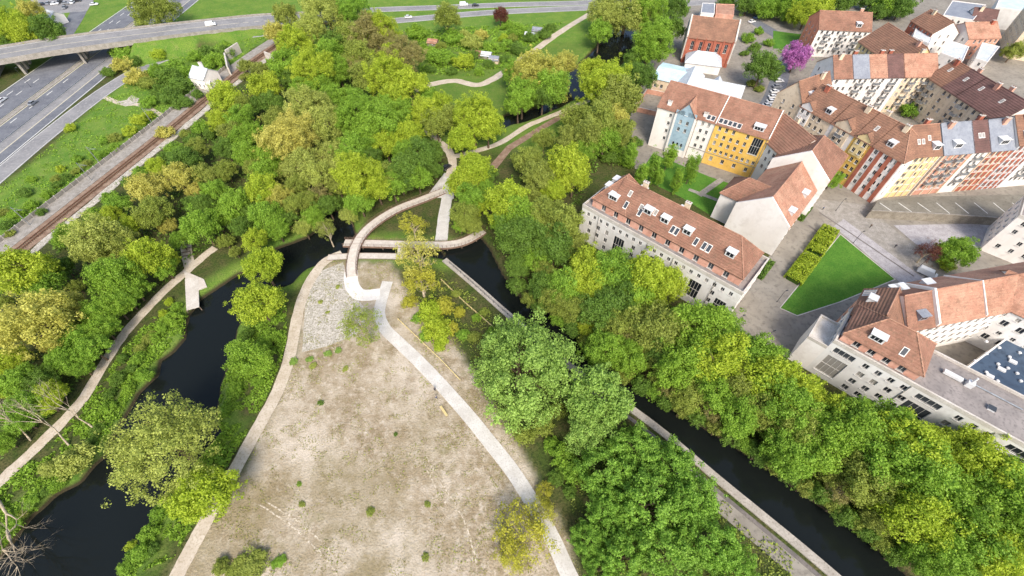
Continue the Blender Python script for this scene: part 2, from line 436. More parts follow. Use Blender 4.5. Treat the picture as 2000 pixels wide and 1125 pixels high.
def offset_line(pts, d):
    out = []
    n = len(pts)
    for i in range(n):
        a = pts[max(i-1, 0)]; b = pts[min(i+1, n-1)]
        t = Vector((b[0]-a[0], b[1]-a[1]))
        t.normalize()
        out.append(Vector((pts[i][0]-t.y*d, pts[i][1]+t.x*d)))
    return out
def smooth_line(pts, k=6):
    """Catmull-Rom through the points (any dimension)"""
    out = []
    P = [Vector(p) for p in pts]
    n = len(P)
    for i in range(n-1):
        p0, p1, p2, p3 = P[max(i-1, 0)], P[i], P[i+1], P[min(i+2, n-1)]
        for j in range(k):
            t = j/k
            out.append(0.5*((2*p1)+(p2-p0)*t+(2*p0-5*p1+4*p2-p3)*t*t+(3*p1-p0-3*p2+p3)*t**3))
    out.append(P[-1])
    return out
def strip(name, pts, w, z, mat, parent=None, label=None, cat=None, thick=0.12, jitter=0.0, zs=None, kind='structure', edge_mat=None, wl=None, wr=None):
    """a ribbon with real thickness along world points"""
    n = len(pts)
    L = offset_line(pts, w/2 if wl is None else wl); R = offset_line(pts, -w/2 if wr is None else -wr)
    rnd = random.Random(len(name)+n)
    if jitter:
        for P in (L, R):
            for p in P: p += Vector((rnd.uniform(-jitter, jitter), rnd.uniform(-jitter, jitter)))
    mb = MB((pts[0][0], pts[0][1], 0))
    zz = [z if zs is None else zs[i] for i in range(n)]
    for i in range(n-1):
        a, b, c, d = R[i], R[i+1], L[i+1], L[i]
        za, zb = zz[i], zz[i+1]
        mb.poly([(a.x, a.y, za), (b.x, b.y, zb), (c.x, c.y, zb), (d.x, d.y, za)], mat)
        mb.poly([(b.x, b.y, zb), (a.x, a.y, za), (a.x, a.y, za-thick), (b.x, b.y, zb-thick)], edge_mat or mat)
        mb.poly([(d.x, d.y, za), (c.x, c.y, zb), (c.x, c.y, zb-thick), (d.x, d.y, za-thick)], edge_mat or mat)
        if parent is not None or thick > 0.2:
            mb.poly([(d.x, d.y, za-thick), (c.x, c.y, zb-thick), (b.x, b.y, zb-thick), (a.x, a.y, za-thick)], edge_mat or mat)
    for k in (0, n-1):
        a, d = R[k], L[k]
        q = [(a.x, a.y, zz[k]), (d.x, d.y, zz[k]), (d.x, d.y, zz[k]-thick), (a.x, a.y, zz[k]-thick)]
        mb.poly(q if k else q[::-1], edge_mat or mat)
    o = mb.build(name, parent)
    if parent is None: tag(o, label, cat, kind=kind)
    return o
def sheet(name, px, z, mat, label, cat, kind='structure', thick=0.1, world_pts=None):
    pts = world_pts or xy(px)
    a = sum(pts[i][0]*pts[(i+1) % len(pts)][1]-pts[(i+1) % len(pts)][0]*pts[i][1] for i in range(len(pts)))
    if a < 0: pts = pts[::-1]
    mb = MB((pts[0][0], pts[0][1], 0))
    mb.prism([(p[0], p[1]) for p in pts], z-thick, z, mat, bottom=False)
    return tag(mb.build(name), label, cat, kind=kind)

# --- town ground
sheet('town_pavement', [(1395, 640), (1560, 425), (1500, 440), (1290, 330), (1240, 330), (1230, 230), (1290, 60), (1330, 0), (1400, -40), (2200, -60), (2400, 300), (2700, 900), (2000, 900), (1570, 715), (1480, 670)], 0.03,
      M['plaza'], 'grey paved ground between the town buildings', 'pavement')
# --- motorway
hw_y = [-160, 0, 120, 240, 330, 420, 560]
hw = lambda x: [Vector((x, y)) for y in hw_y]
strip('motorway_carriageway', hw(-232.4), 16.6, 0.05, M['asphalt'], label='grey motorway carriageway on the outer side of the central reservation', cat='road')
strip('motorway_carriageway', hw(-216.3), 9.4, 0.05, M['asphalt'], label='grey motorway carriageway between central reservation and hatched verge', cat='road')
strip('central_reservation', hw(-222.6), 2.6, 0.10, M['concrete'], label='pale concrete central reservation of the motorway', cat='reservation')
strip('hatched_verge', hw(-209.0), 5.0, 0.045, M['asphalt_light'], label='pale worn asphalt strip beside the motorway', cat='verge')
strip('motorway_side_lane', hw(-203.6), 5.6, 0.04, M['asphalt'], label='narrow grey lane running beside the motorway', cat='road')
slip_pts = smooth_line([(-196.3, -160), (-196.3, 60), (-196.3, 140), (-196.0, 170), (-193.5, 205), (-187, 232), (-176, 249), (-164, 262), (-148, 270), (-122, 277), (-95, 284)], 4)
strip('slip_road', slip_pts, 8.6, 0.06, M['asphalt_light'], label='pale slip road climbing from motorway side to the flyover', cat='road')
for x, w, mt in ((-241.2, .45, 'paint'), (-224.4, .5, 'paint_cream'), (-220.7, .5, 'paint_cream'), (-211.9, .5, 'paint'), (-206.4, .45, 'paint_cream'), (-201.2, .35, 'paint')):
    tag(strip('road_marking', hw(x), w, 0.062, M[mt], thick=0.006), 'solid painted edge line of the motorway', 'marking', group='motorway edge lines')
dash_me = None
for lane in (-236.9, -232.6, -218.2):
    y = 60.0
    while y < 380:
        if dash_me is None:
            mb = MB(); mb.box((0, 0, 0), (0.4, 4.2, 0.006), M['paint']); dash_me = mb.mesh('lane_dash')
        if not (222 < y < 262): tag(link('lane_dash', dash_me, None, (lane, y, 0.062)), 'white painted lane dash on the motorway', 'marking', group='motorway lane dashes', kind='structure')
        y += 12.0
for pts, lab in ((offset_line(slip_pts, 3.9), 'white edge line along the slip road'), (offset_line(slip_pts, -3.9), 'white edge line along the slip road')):
    tag(strip('road_marking', pts, 0.2, 0.07, M['paint'], thick=0.006), lab, 'marking', group='slip road edge lines')
# guard rails of the motorway
def guard_rail(name, line, z, label, h=0.75, step=4.0, group=None, mat='steel'):
    root = empty(name, (line[0][0], line[0][1], z), label, 'guard rail', group)
    mb = MB((line[0][0], line[0][1], z))
    for i in range(len(line)-1):
        a, b = line[i], line[i+1]
        d = Vector((b[0]-a[0], b[1]-a[1]))
        mb.box(((a[0]+b[0])/2, (a[1]+b[1])/2, z+h-0.15), (d.length, 0.08, 0.32), M[mat], math.atan2(d.y, d.x))
    mb.build('rail_beam', root)
    mb = MB((line[0][0], line[0][1], z))
    for i in range(len(line)-1):
        a, b = Vector(line[i][:2]), Vector(line[i+1][:2])
        k = max(1, int((b-a).length/step))
        for j in range(k):
            p = a.lerp(b, j/k)
            mb.box((p.x, p.y, z+h/2), (0.1, 0.12, h), M[mat])
    mb.build('rail_posts', root)['kind'] = 'stuff'
    return root
guard_rail('guard_rail', [Vector((-223.4, y)) for y in range(60, 380, 20)], 0.1, 'steel crash barrier along the central reservation', group='motorway crash barriers')
guard_rail('guard_rail', [Vector((-210.6, y)) for y in range(60, 380, 20)], 0.04, 'steel crash barrier along the hatched verge', group='motorway crash barriers')

# --- flyover
fl = smooth_line([tuple(p) for p in DECKW], 4)
fly = empty('flyover', (DECKW[1].x, DECKW[1].y, 0), 'grey concrete road flyover crossing the motorway on stout piers', 'flyover')
FW = 19.0
strip('deck', [p.xy for p in fl], FW, 0, M['asphalt_light'], parent=fly, zs=[p.z for p in fl], thick=1.5, edge_mat=M['concrete'])
for sgn in (1, -1):
    e = offset_line([p.xy for p in fl], sgn*(FW/2-0.2))
    strip('parapet', e, 0.35, 0, M['concrete'], parent=fly, zs=[p.z+0.9 for p in fl], thick=1.0)
    e = offset_line([p.xy for p in fl], sgn*(FW/2-1.6))
    strip('edge_line', e, 0.3, 0, M['paint'], parent=fly, zs=[p.z+0.012 for p in fl], thick=0.004)
e = offset_line([p.xy for p in fl], 0.0)
strip('centre_line', e, 0.4, 0, M['paint_cream'], parent=fly, zs=[p.z+0.012 for p in fl], thick=0.004)
dv = (DECKW[2]-DECKW[1]).xy.normalized(); nv = Vector((-dv.y, dv.x)); dang = math.atan2(dv.y, dv.x)
for xx in (-245.5, -222.6, -208.6):
    t = (xx-DECKW[1].x)/dv.x
    c = DECKW[1].xy+dv*t
    for k in (-6.0, 0.0, 6.0):
        q = c+nv*k
        mb = MB((q.x, q.y, 0))
        for z0, z1, w0, w1 in ((0, 4.6, 1.3, 1.3), (4.6, 6.5, 1.3, 3.0)):
            A = [(q.x+dv.x*sx*.5+nv.x*sy*w0, q.y+dv.y*sx*.5+nv.y*sy*w0, z0) for sx, sy in ((-1, -1), (1, -1), (1, 1), (-1, 1))]
            B = [(q.x+dv.x*sx*.5+nv.x*sy*w1, q.y+dv.y*sx*.5+nv.y*sy*w1, z1) for sx, sy in ((-1, -1), (1, -1), (1, 1), (-1, 1))]
            for i in range(4):
                j = (i+1) % 4; mb.poly([A[i], A[j], B[j], B[i]], M['concrete'])
        mb.build('pier', fly)
for xx in (-256.0, -202.5):
    t = (xx-DECKW[1].x)/dv.x; c = DECKW[1].xy+dv*t
    mb = MB((c.x, c.y, 0)); mb.box((c.x, c.y, 3.2), (1.2, FW-0.4, 6.5), M['concrete'], dang); mb.build('abutment', fly)

# --- dual carriageway behind the allotments
a1 = smooth_line([tuple(W(*p).xy) for p in ((640, 30), (720, 20), (850, 15), (1000, 9), (1170, 4), (1400, -14))], 4)
a2 = smooth_line([tuple(W(*p).xy) for p in ((640, 46), (720, 44), (800, 38), (900, 29), (1000, 22), (1180, 14), (1400, 4))], 4)
strip('parkway_carriageway', a1, 8.0, 0.05, M['asphalt_light'], label='far carriageway of the parkway behind the allotments', cat='road')
strip('parkway_carriageway', a2, 8.4, 0.05, M['asphalt_light'], label='near carriageway of the parkway beside the allotments', cat='road')
for base in (a1, a2):
    for s in (-3.5, 3.5):
        tag(strip('road_marking', offset_line(base, s), 0.25, 0.062, M['paint'], thick=0.006), 'white edge line of the parkway', 'marking', group='parkway edge lines')
# side street and car park, top left
strip('side_street', smooth_line([tuple(W(*p).xy) for p in ((118, 80), (135, 55), (150, 30), (158, 8), (150, -10))], 4), 9.0, 0.05, M['asphalt'], label='short grey side street between grass banks', cat='road')
sheet('car_park', [(60, 30), (170, 22), (190, -12), (60, -14)], 0.055, M['asphalt_light'], 'pale car park beyond the flyover', 'car park')

# --- railway
RAIL = smooth_line([(-172, 40), (-163.5, 90), (-160.6, 102), (-155.9, 125), (-149.6, 155), (-145.0, 178), (-141.0, 201), (-134, 235), (-126, 262)], 4)
for i in range(len(RAIL)): RAIL[i] = Vector(RAIL[i])
strip('railway_bed', offset_line(RAIL, 0.0), 6.4, 0.30, M['ballast'], label='brown ballast bed of the railway', cat='railway bed', thick=0.5)
strip('service_walkway', offset_line(RAIL, 6.3), 5.6, 0.22, M['concrete'], label='grey concrete walkway between retaining wall and railway', cat='walkway', thick=0.4)
strip('gravel_margin', offset_line(RAIL, -5.0), 3.0, 0.20, M['gravel_white'], label='pale gravel margin along the wooded side of the railway', cat='gravel', thick=0.4, jitter=0.5)
trk = empty('railway_track', (RAIL[4].x, RAIL[4].y, 0.3), 'rusty railway track on brown ballast', 'railway track')
for s in (-0.72, 0.72, 1.9, -1.9)[:2]:
    strip('rail', offset_line(RAIL, s), 0.16, 0.62, M['rust'], parent=trk, thick=0.16)
mb = MB((RAIL[4].x, RAIL[4].y, 0.3))
for i in range(len(RAIL)-1):
    a, b = RAIL[i], RAIL[i+1]; d = b-a; k = max(1, int(d.length/0.65))
    for j in range(k):
        p = a.lerp(b, j/k); mb.box((p.x, p.y, 0.38), (2.5, 0.26, 0.16), M['bark'], math.atan2(d.y, d.x)+math.pi/2)
mb.build('sleepers', trk)['kind'] = 'stuff'
# panelled retaining wall on the outer side
rw = empty('retaining_wall', (RAIL[4].x-9, RAIL[4].y, 0), 'low concrete panel wall along the outer edge of the railway walkway', 'wall')
outer = offset_line(RAIL, 9.3)
pan = MB(); pan.box((0, 0, 0.75), (2.86, 0.22, 1.5), M['concrete']); pan_me = pan.mesh('wall_panel')
pst = MB(); pst.box((0, 0, 0.85), (0.24, 0.34, 1.7), M['concrete_pale']); pst_me = pst.mesh('wall_post')
acc = 0.0
for i in range(len(outer)-1):
    a, b = outer[i], outer[i+1]; d = b-a; L = d.length; ang = math.atan2(d.y, d.x)
    k = max(1, round(L/3.0))
    for j in range(k):
        if a.y < 85 or a.y > 225: continue
        p = a.lerp(b, (j+0.5)/k); q = a.lerp(b, j/k)
        link('wall_panel', pan_me, rw, Vector((p.x, p.y, 0))-rw.location, ang, (L/k/3.0, 1, 1))
        link('wall_post', pst_me, rw, Vector((q.x, q.y, 0))-rw.location, ang)
# catenary masts
for (bx, by), lab in (((180, 353), 'slim steel catenary mast beside the railway'), ((197, 321), 'slim steel catenary mast beside the railway'), ((60, 440), 'slim steel catenary mast beside the railway'), ((300, 245), 'slim steel catenary mast beside the railway')):
    p = W(bx, by)
    r = empty('catenary_mast', p, lab, 'mast', 'railway masts')
    mb = MB(p); mb.tube(p, p+Vector((0, 0, 8.0)), 0.14, 0.10, M['steel'], 8); mb.build('post', r)
    mb = MB(p); mb.tube(p+Vector((0, 0, 6.6)), p+Vector((3.6, -.4, 7.2)), 0.06, 0.05, M['steel']); mb.tube(p+Vector((0, 0, 7.6)), p+Vector((3.0, -.3, 7.15)), 0.04, 0.04, M['steel']); mb.build('bracket_arm', r)

# --- park paths
def pxline(pts, k=5): return [Vector(p) for p in smooth_line([tuple(W(*q).xy) for q in pts], k)]
P1 = pxline([(-120, 1040), (-40, 975), (20, 922), (70, 875), (118, 828), (165, 775), (205, 708), (243, 652), (287, 603), (330, 560), (367, 528), (395, 503), (420, 484)])
strip('riverside_path', P1, 2.9, 0.06, M['path_sand'], label='pale gravel path along the wooded side of the river', cat='path', jitter=0.12, thick=0.3)
strip('path_spur', pxline([(372, 524), (366, 500), (362, 470)]), 3.2, 0.064, M['path_sand'], label='short stepped spur off the riverside gravel path', cat='path', thick=0.3)
P2 = pxline([(320, 1180), (348, 1120), (382, 1055), (412, 1000), (455, 925), (500, 842), (543, 762), (567, 690), (580, 622), (596, 568), (630, 515), (668, 495)])
strip('field_path', P2, 3.1, 0.06, M['path_sand'], label='sandy path along the river edge of the dry field', cat='path', jitter=0.1, thick=0.3)
P3 = pxline([(1150, 1200), (1112, 1125), (1078, 1050), (1040, 982), (1002, 922), (960, 868), (920, 818), (870, 761), (820, 708), (778, 668), (752, 642), (741, 614), (746, 585), (757, 550)])
strip('concrete_path', P3, 3.3, 0.08, M['path_conc'], label='broad pale concrete path crossing the dry field', cat='path', thick=0.3)
strip('bridge_landing', pxline([(686, 530), (687, 556), (704, 576), (742, 574)]), 4.2, 0.085, M['landing'], label='white concrete landing at the foot of the curved bridge', cat='path', thick=0.3)
sheet('gravel_triangle', [(597, 580), (625, 530), (670, 512), (690, 575), (720, 610), (700, 652), (640, 676), (590, 688)], 0.03, M['gravel_white'], 'triangular patch of white gravel beside the field path', 'gravel', thick=0.2)
sheet('gravel_forecourt', [(832, 385), (868, 338), (890, 338), (886, 388)], 0.05, M['path_conc'], 'pale gravel forecourt where the curved bridge lands', 'path', thick=0.3)
strip('gravel_path', pxline([(878, 345), (884, 318), (876, 295), (855, 275), (832, 252)]), 3.4, 0.06, M['path_sand'], label='pale gravel lane leading from the forecourt into the wood', cat='path', jitter=0.15, thick=0.3)
strip('gravel_path', pxline([(884, 306), (910, 300), (975, 280), (1030, 246), (1078, 226), (1150, 196)]), 2.6, 0.064, M['path_sand'], label='pale path running along the north bank behind the lime trees', cat='path', jitter=0.15, thick=0.3)
strip('gravel_path', pxline([(873, 386), (866, 430), (862, 470)]), 4.0, 0.055, M['path_conc'], label='straight gravel path from forecourt to the boardwalk', cat='path', jitter=0.1, thick=0.3)
strip('allotment_path', pxline([(810, 176), (850, 163), (890, 158), (930, 166), (962, 155), (1000, 130), (1045, 98), (1095, 62), (1160, 22)]), 4.0, 0.06, M['path_sand'], label='sandy path curving round the allotment gardens', cat='path', jitter=0.2, thick=0.3)
sheet('gravel_bank', [(1000, 292), (1060, 254), (1140, 207), (1134, 200), (1060, 243), (990, 285), (955, 325), (968, 332)], 0.03, M['ballast'], 'brown strip of bare earth beside the north bank path', 'bank', thick=0.2)
# quay walk along the canal
QUAY = pxline([(868, 508), (930, 560), (1000, 622), (1110, 714), (1220, 790), (1300, 850), (1400, 935), (1500, 1017), (1600, 1100), (1760, 1240)], 4)
strip('canal_quay', offset_line(QUAY, 0.0), 1.9, 0.35, M['quay'], label='pale concrete canal quay wall and coping walk', cat='quay', thick=3.4, kind='structure')
strip('quay_gutter', offset_line(QUAY, -2.2)[12:], 0.9, 0.015, M['plaza_dark'], label='dark gutter strip along the back of the quay', cat='gutter', thick=0.2)
strip('lower_towpath', offset_line(QUAY, -4.4)[22:], 3.4, 0.05, M['plaza'], label='grey towpath behind the canal quay', cat='path', thick=0.2)

for px in ([(505, 985), (560, 1020), (610, 1065), (660, 1120)], [(515, 978), (575, 1013), (628, 1058), (680, 1110)], [(833, 890), (860, 940), (890, 985), (915, 1040), (930, 1100)], [(826, 902), (848, 945), (874, 990)]):
    tag(strip('tyre_track', pxline(px), .32, 0.025, M['track_earth'], thick=.06, jitter=.14), 'faint pale tyre track across the dry field', 'track', group='tyre tracks on the field')
# ------------------------------------------------------------------ buildings
_wc = {}
def win_mesh(w, h, kind=0):
    """frame (with mullion and sill) and pane in a local frame: x along the wall, -y outwards, z up from the sill"""
    k = (round(w, 2), round(h, 2), kind)
    if k not in _wc:
        f = MB(); t = 0.07
        f.box((-w/2+t/2, -0.03, h/2), (t, 0.06, h), M['frame']); f.box((w/2-t/2, -0.03, h/2), (t, 0.06, h), M['frame'])
        f.box((0, -0.03, t/2), (w-2*t, 0.06, t), M['frame']); f.box((0, -0.03, h-t/2), (w-2*t, 0.06, t), M['frame'])
        if w > 0.9: f.box((0, -0.028, h/2), (t*0.9, 0.05, h-2*t), M['frame'])
        if w > 2.2:
            for q in (-0.25, 0.25): f.box((q*w, -0.028, h/2), (t*0.9, 0.05, h-2*t), M['frame'])
        if h > 2.4: f.box((0, -0.026, h*0.5), (w-2*t, 0.05, t), M['frame'])
        f.box((0, -0.20, -0.04), (w+0.2, 0.42, 0.08), M['frame'])
        g = MB(); g.poly([(-w/2, 0, 0), (w/2, 0, 0), (w/2, 0, h), (-w/2, 0, h)], M[('glass', 'glass_b', 'curtain')[kind]])
        _wc[k] = (f.mesh('window'), g.mesh('pane'))
    return _wc[k]
brng = random.Random(11)
def add_window(root, base, ang, u, z, w, h, inward, kind=None, name='window'):
    """base = world xy of wall start, ang = wall direction; window sits recessed in the wall"""
    if kind is None: kind = brng.choices((0, 1, 2), (0.66, 0.22, 0.12))[0]
    f, g = win_mesh(w, h, kind)
    d = Vector((math.cos(ang), math.sin(ang))); inn = Vector((-d.y, d.x))
    p = Vector((base[0], base[1]))+d*u+inn*inward
    o = link(name, f, root, Vector((p.x, p.y, z))-root.location, ang)
    link('pane', g, o)
    return o
def wall(root, p0, p1, z0, z1, mat, ops=(), gable=None, depth=0.22, name='wall', jamb=None, extra=None):
    """wall with real openings; outside lies to the right of p0->p1. gable=(u_apex, z_apex) adds a triangle"""
    p0, p1 = Vector(p0[:2]), Vector(p1[:2])
    d = p1-p0; L = d.length; d = d/L
    inn = Vector((-d.y, d.x))
    mb = MB((p0.x, p0.y, z0))
    P = lambda u, z, k=0.0: (p0.x+d.x*u+inn.x*k, p0.y+d.y*u+inn.y*k, z)
    us = sorted(set([0.0, L]+[round(v, 4) for o in ops for v in (o[0], o[1])]))
    zs = sorted(set([z0, z1]+[round(v, 4) for o in ops for v in (o[2], o[3])]))
    for i in range(len(us)-1):
        j = 0
        while j < len(zs)-1:
            um = (us[i]+us[i+1])/2
            hole = lambda jj: any(o[0]-1e-3 < um < o[1]+1e-3 and o[2]-1e-3 < (zs[jj]+zs[jj+1])/2 < o[3]+1e-3 for o in ops)
            if hole(j): j += 1; continue
            k = j
            while k+1 < len(zs)-1 and not hole(k+1): k += 1
            mb.poly([P(us[i], zs[j]), P(us[i+1], zs[j]), P(us[i+1], zs[k+1]), P(us[i], zs[k+1])], mat)
            j = k+1
    for u0, u1, a, b in ops:
        jm = jamb or mat
        mb.poly([P(u0, a), P(u0, b), P(u0, b, depth), P(u0, a, depth)], jm)
        mb.poly([P(u1, b), P(u1, a), P(u1, a, depth), P(u1, b, depth)], jm)
        mb.poly([P(u1, a), P(u0, a), P(u0, a, depth), P(u1, a, depth)], jm)
        mb.poly([P(u0, b), P(u1, b), P(u1, b, depth), P(u0, b, depth)], jm)
    if gable: mb.poly([P(0, z1), P(L, z1), P(gable[0], gable[1])], mat)
    return mb.build(name, root)
def facade(root, p0, p1, z0, z1, mat, rows=(), gable=None, name='wall', door=None, extra=()):
    """rows: (sill height, w, h, spacing, margin[, offset[, skip]])"""
    p0, p1 = Vector(p0[:2]), Vector(p1[:2])
    d = p1-p0; L = d.length; ang = math.atan2(d.y, d.x)
    ops, wins = [], []
    for r in rows:
        zb, w, h, sp, mg = r[:5]
        skip = r[6] if len(r) > 6 else 0.0
        n = int((L-2*mg-w)/sp)+1 if L-2*mg >= w else 0
        if n <= 0: continue
        st = (L-(n-1)*sp)/2 + (r[5] if len(r) > 5 else 0.0)
        for i in range(n):
            u = st+i*sp
            if u-w/2 < 0.15 or u+w/2 > L-0.15 or brng.random() < skip: continue
            ops.append((u-w/2, u+w/2, zb, zb+h)); wins.append((u, zb, w, h))
    for (u, zb, w, h) in extra:
        ops = [o for o in ops if not (o[0] < u+w/2+.3 and o[1] > u-w/2-.3 and o[2] < zb+h+.2 and o[3] > zb-.2)]
        wins = [q for q in wins if not (q[0]-q[2]/2 < u+w/2+.3 and q[0]+q[2]/2 > u-w/2-.3 and q[1] < zb+h+.2 and q[1]+q[3] > zb-.2)]
        ops.append((u-w/2, u+w/2, zb, zb+h)); wins.append((u, zb, w, h))
    wall(root, p0, p1, z0, z1, mat, ops, gable, name=name)
    for u, zb, w, h in wins: add_window(root, p0, ang, u, zb, w, h, 0.22)
def roof_shell(root, polys, mat, t=0.22, name='roof'):
    """thin shell under the given top polygons; open edges get a fascia"""
    c = polys[0][0]
    mb = MB(c)
    cnt = {}
    key = lambda p: (round(p[0], 3), round(p[1], 3), round(p[2], 3))
    for pl in polys:
        mb.poly(pl, mat)
        mb.poly([(p[0], p[1], p[2]-t) for p in pl][::-1], mat)
        for i in range(len(pl)):
            a, b = pl[i], pl[(i+1) % len(pl)]
            k = frozenset((key(a), key(b))); cnt.setdefault(k, []).append((a, b))
    for k, e in cnt.items():
        if len(e) == 1:
            a, b = e[0]
            mb.poly([a, (a[0], a[1], a[2]-t), (b[0], b[1], b[2]-t), b], M['frame'] if False else mat)
    return mb.build(name, root)
def ridge_caps(root, roof, lines, mat, r=0.16):
    mb = MB(lines[0][0])
    for a, b in lines: mb.tube(Vector(a)+Vector((0, 0, .02)), Vector(b)+Vector((0, 0, .02)), r, r, mat, 6)
    return mb.build('ridge_cap', roof)
class Frame:
    """local frame of a bar building: u along the ridge from r0, v to the left"""
    def __init__(s, r0, r1):
        s.o = Vector((r0[0], r0[1])); e = Vector((r1[0], r1[1]))-s.o
        s.L = e.length; s.u = e/s.L; s.n = Vector((-s.u.y, s.u.x)); s.ang = math.atan2(s.u.y, s.u.x)
    def p(s, u, v): q = s.o+s.u*u+s.n*v; return (q.x, q.y)
    def P(s, u, v, z): q = s.o+s.u*u+s.n*v; return (q.x, q.y, z)
def gable_roof(root, F, zr, ze, hw, hip0=0.0, hip1=0.0, oh=0.45, mat=None, u0=0.0, u1=None, ends=0.25, ridge=True, hwN=None):
    u1 = F.L if u1 is None else u1
    hwN = hw if hwN is None else hwN
    sl = (zr-ze)/hw; zeo = ze-sl*oh; slN = (zr-ze)/hwN; zeN = ze-slN*oh*hw/hwN
    a0 = u0-(oh if hip0 else ends); a1 = u1+(oh if hip1 else ends)
    r0u = u0+hip0 if hip0 else a0; r1u = u1-hip1 if hip1 else a1
    S0, S1 = F.P(a0, -hw-oh, zeo), F.P(a1, -hw-oh, zeo)
    N0, N1 = F.P(a0, hwN+oh, zeN), F.P(a1, hwN+oh, zeN)
    R0, R1 = F.P(r0u, 0, zr), F.P(r1u, 0, zr)
    polys = [[S0, S1, R1, R0], [N1, N0, R0, R1]]
    if hip0: polys.append([N0, S0, R0])
    if hip1: polys.append([S1, N1, R1])
    rf = roof_shell(root, polys, mat)
    lines = [(R0, R1)]
    if hip0: lines += [(S0, R0), (N0, R0)]
    if hip1: lines += [(S1, R1), (N1, R1)]
    if ridge: ridge_caps(root, rf, lines, M['roof_salmon'] if mat in (M['roof'], M['roof_brown'], M['roof_salmon']) else mat)
    return rf
def parapet_gable(root, F, u, zr, ze, hw, mat, t=0.35, up=0.7, name='parapet_wall', zb=None):
    zb = ze-1.0 if zb is None else zb
    mb = MB(F.P(u, 0, zb))
    pr = [(-hw-.3, zb), (hw+.3, zb), (hw+.3, ze+up), (0, zr+up), (-hw-.3, ze+up)]
    A = [F.P(u-t/2, v, z) for v, z in pr]; B = [F.P(u+t/2, v, z) for v, z in pr]
    mb.poly(A[::-1], mat); mb.poly(B, mat)
    for i in range(5):
        j = (i+1) % 5; mb.poly([A[i], A[j], B[j], B[i]], mat)
    return mb.build(name, root)
def dormer(root, F, u, v, side, zr, ze, hw, w=2.0, h=1.6, mat='white_paint', rise=0.35, out=0.3, name='dormer', front='glass'):
    """box dormer on the slope; v = distance from the ridge line to its face, side = -1 for the S slope"""
    sl = (zr-ze)/hw
    zf = zr-sl*v-0.1
    vb = max(0.3, v-h/sl) if sl > 0 else v-1
    s = side
    zt = zf+h
    bz = lambda vv: zr-sl*vv-0.15
    a0, a1 = u-w/2, u+w/2
    mb = MB(F.P(u, s*v, zf))
    m = M[mat]
    f = [F.P(a0, s*(v+out), zf-0.15), F.P(a1, s*(v+out), zf-0.15), F.P(a1, s*(v+out), zt), F.P(a0, s*(v+out), zt)]
    b = [F.P(a0, s*vb, bz(vb)), F.P(a1, s*vb, bz(vb)), F.P(a1, s*vb, zt+rise*0.2), F.P(a0, s*vb, zt+rise*0.2)]
    mb.poly(f, m); mb.poly([f[0], f[3], b[3], b[0]], m); mb.poly([f[1], b[1], b[2], f[2]], m)
    # roof slab with a small overhang
    e = 0.18
    q = [F.P(a0-e, s*(v+out+.25), zt), F.P(a1+e, s*(v+out+.25), zt), F.P(a1+e, s*vb, zt+rise*.2), F.P(a0-e, s*vb, zt+rise*.2)]
    q2 = [(p[0], p[1], p[2]+0.14) for p in q]
    mb.poly(q2, m); mb.poly(q[::-1], m)
    for i in range(4):
        j = (i+1) % 4; mb.poly([q[i], q[j], q2[j], q2[i]], m)
    o = mb.build(name, root)
    ww, hh = w*0.8, h*0.72
    n = 2 if w < 2.6 else 3
    for i in range(n):
        cw = ww/n
        uu = u-ww/2+cw*(i+.5)
        g = MB(F.P(uu, s*(v+out), zf))
        z0 = zf+h*0.12
        pts = [F.P(uu-cw*.42, s*(v+out+.03), z0), F.P(uu+cw*.42, s*(v+out+.03), z0), F.P(uu+cw*.42, s*(v+out+.03), z0+hh), F.P(uu-cw*.42, s*(v+out+.03), z0+hh)]
        g.poly(pts if s < 0 else pts[::-1], M[front]); g.build('pane', o)
    return o
def skylight(root, F, u, v, side, zr, ze, hw, w=0.9, l=1.3, mat='glass_b'):
    sl = (zr-ze)/hw
    mb = MB(F.P(u, side*v, zr-sl*v))
    for k, (dw, m, up) in enumerate(((0.14, 'frame', 0.10), (0.0, mat, 0.115))):
        q = [F.P(u-w/2-dw, side*(v+l/2+dw), zr-sl*(v+l/2+dw)+up), F.P(u+w/2+dw, side*(v+l/2+dw), zr-sl*(v+l/2+dw)+up),
             F.P(u+w/2+dw, side*(v-l/2-dw), zr-sl*(v-l/2-dw)+up), F.P(u-w/2-dw, side*(v-l/2-dw), zr-sl*(v-l/2-dw)+up)]
        mb.poly(q if side < 0 else q[::-1], M[m])
        if k == 0:
            lo = [(p[0], p[1], p[2]-0.15) for p in q]
            for i in range(4):
                j = (i+1) % 4; mb.poly([lo[i], lo[j], q[j], q[i]], M[m])
    return mb.build('skylight', root)
def chimney(root, F, u, v, zb, h, mat='pink_wall', w=0.9, l=1.5):
    mb = MB(F.P(u, v, zb))
    c = F.P(u, v, zb)
    mb.box((c[0], c[1], zb+h/2), (l, w, h), M[mat], F.ang)
    mb.box((c[0], c[1], zb+h+0.08), (l+.25, w+.25, 0.16), M['concrete_pale'], F.ang)
    for k in (-.35, .35):
        q = F.P(u+k, v, 0); mb.tube((q[0], q[1], zb+h+.16), (q[0], q[1], zb+h+.6), 0.13, 0.11, M['roof'], 6)
    return mb.build('chimney', root)
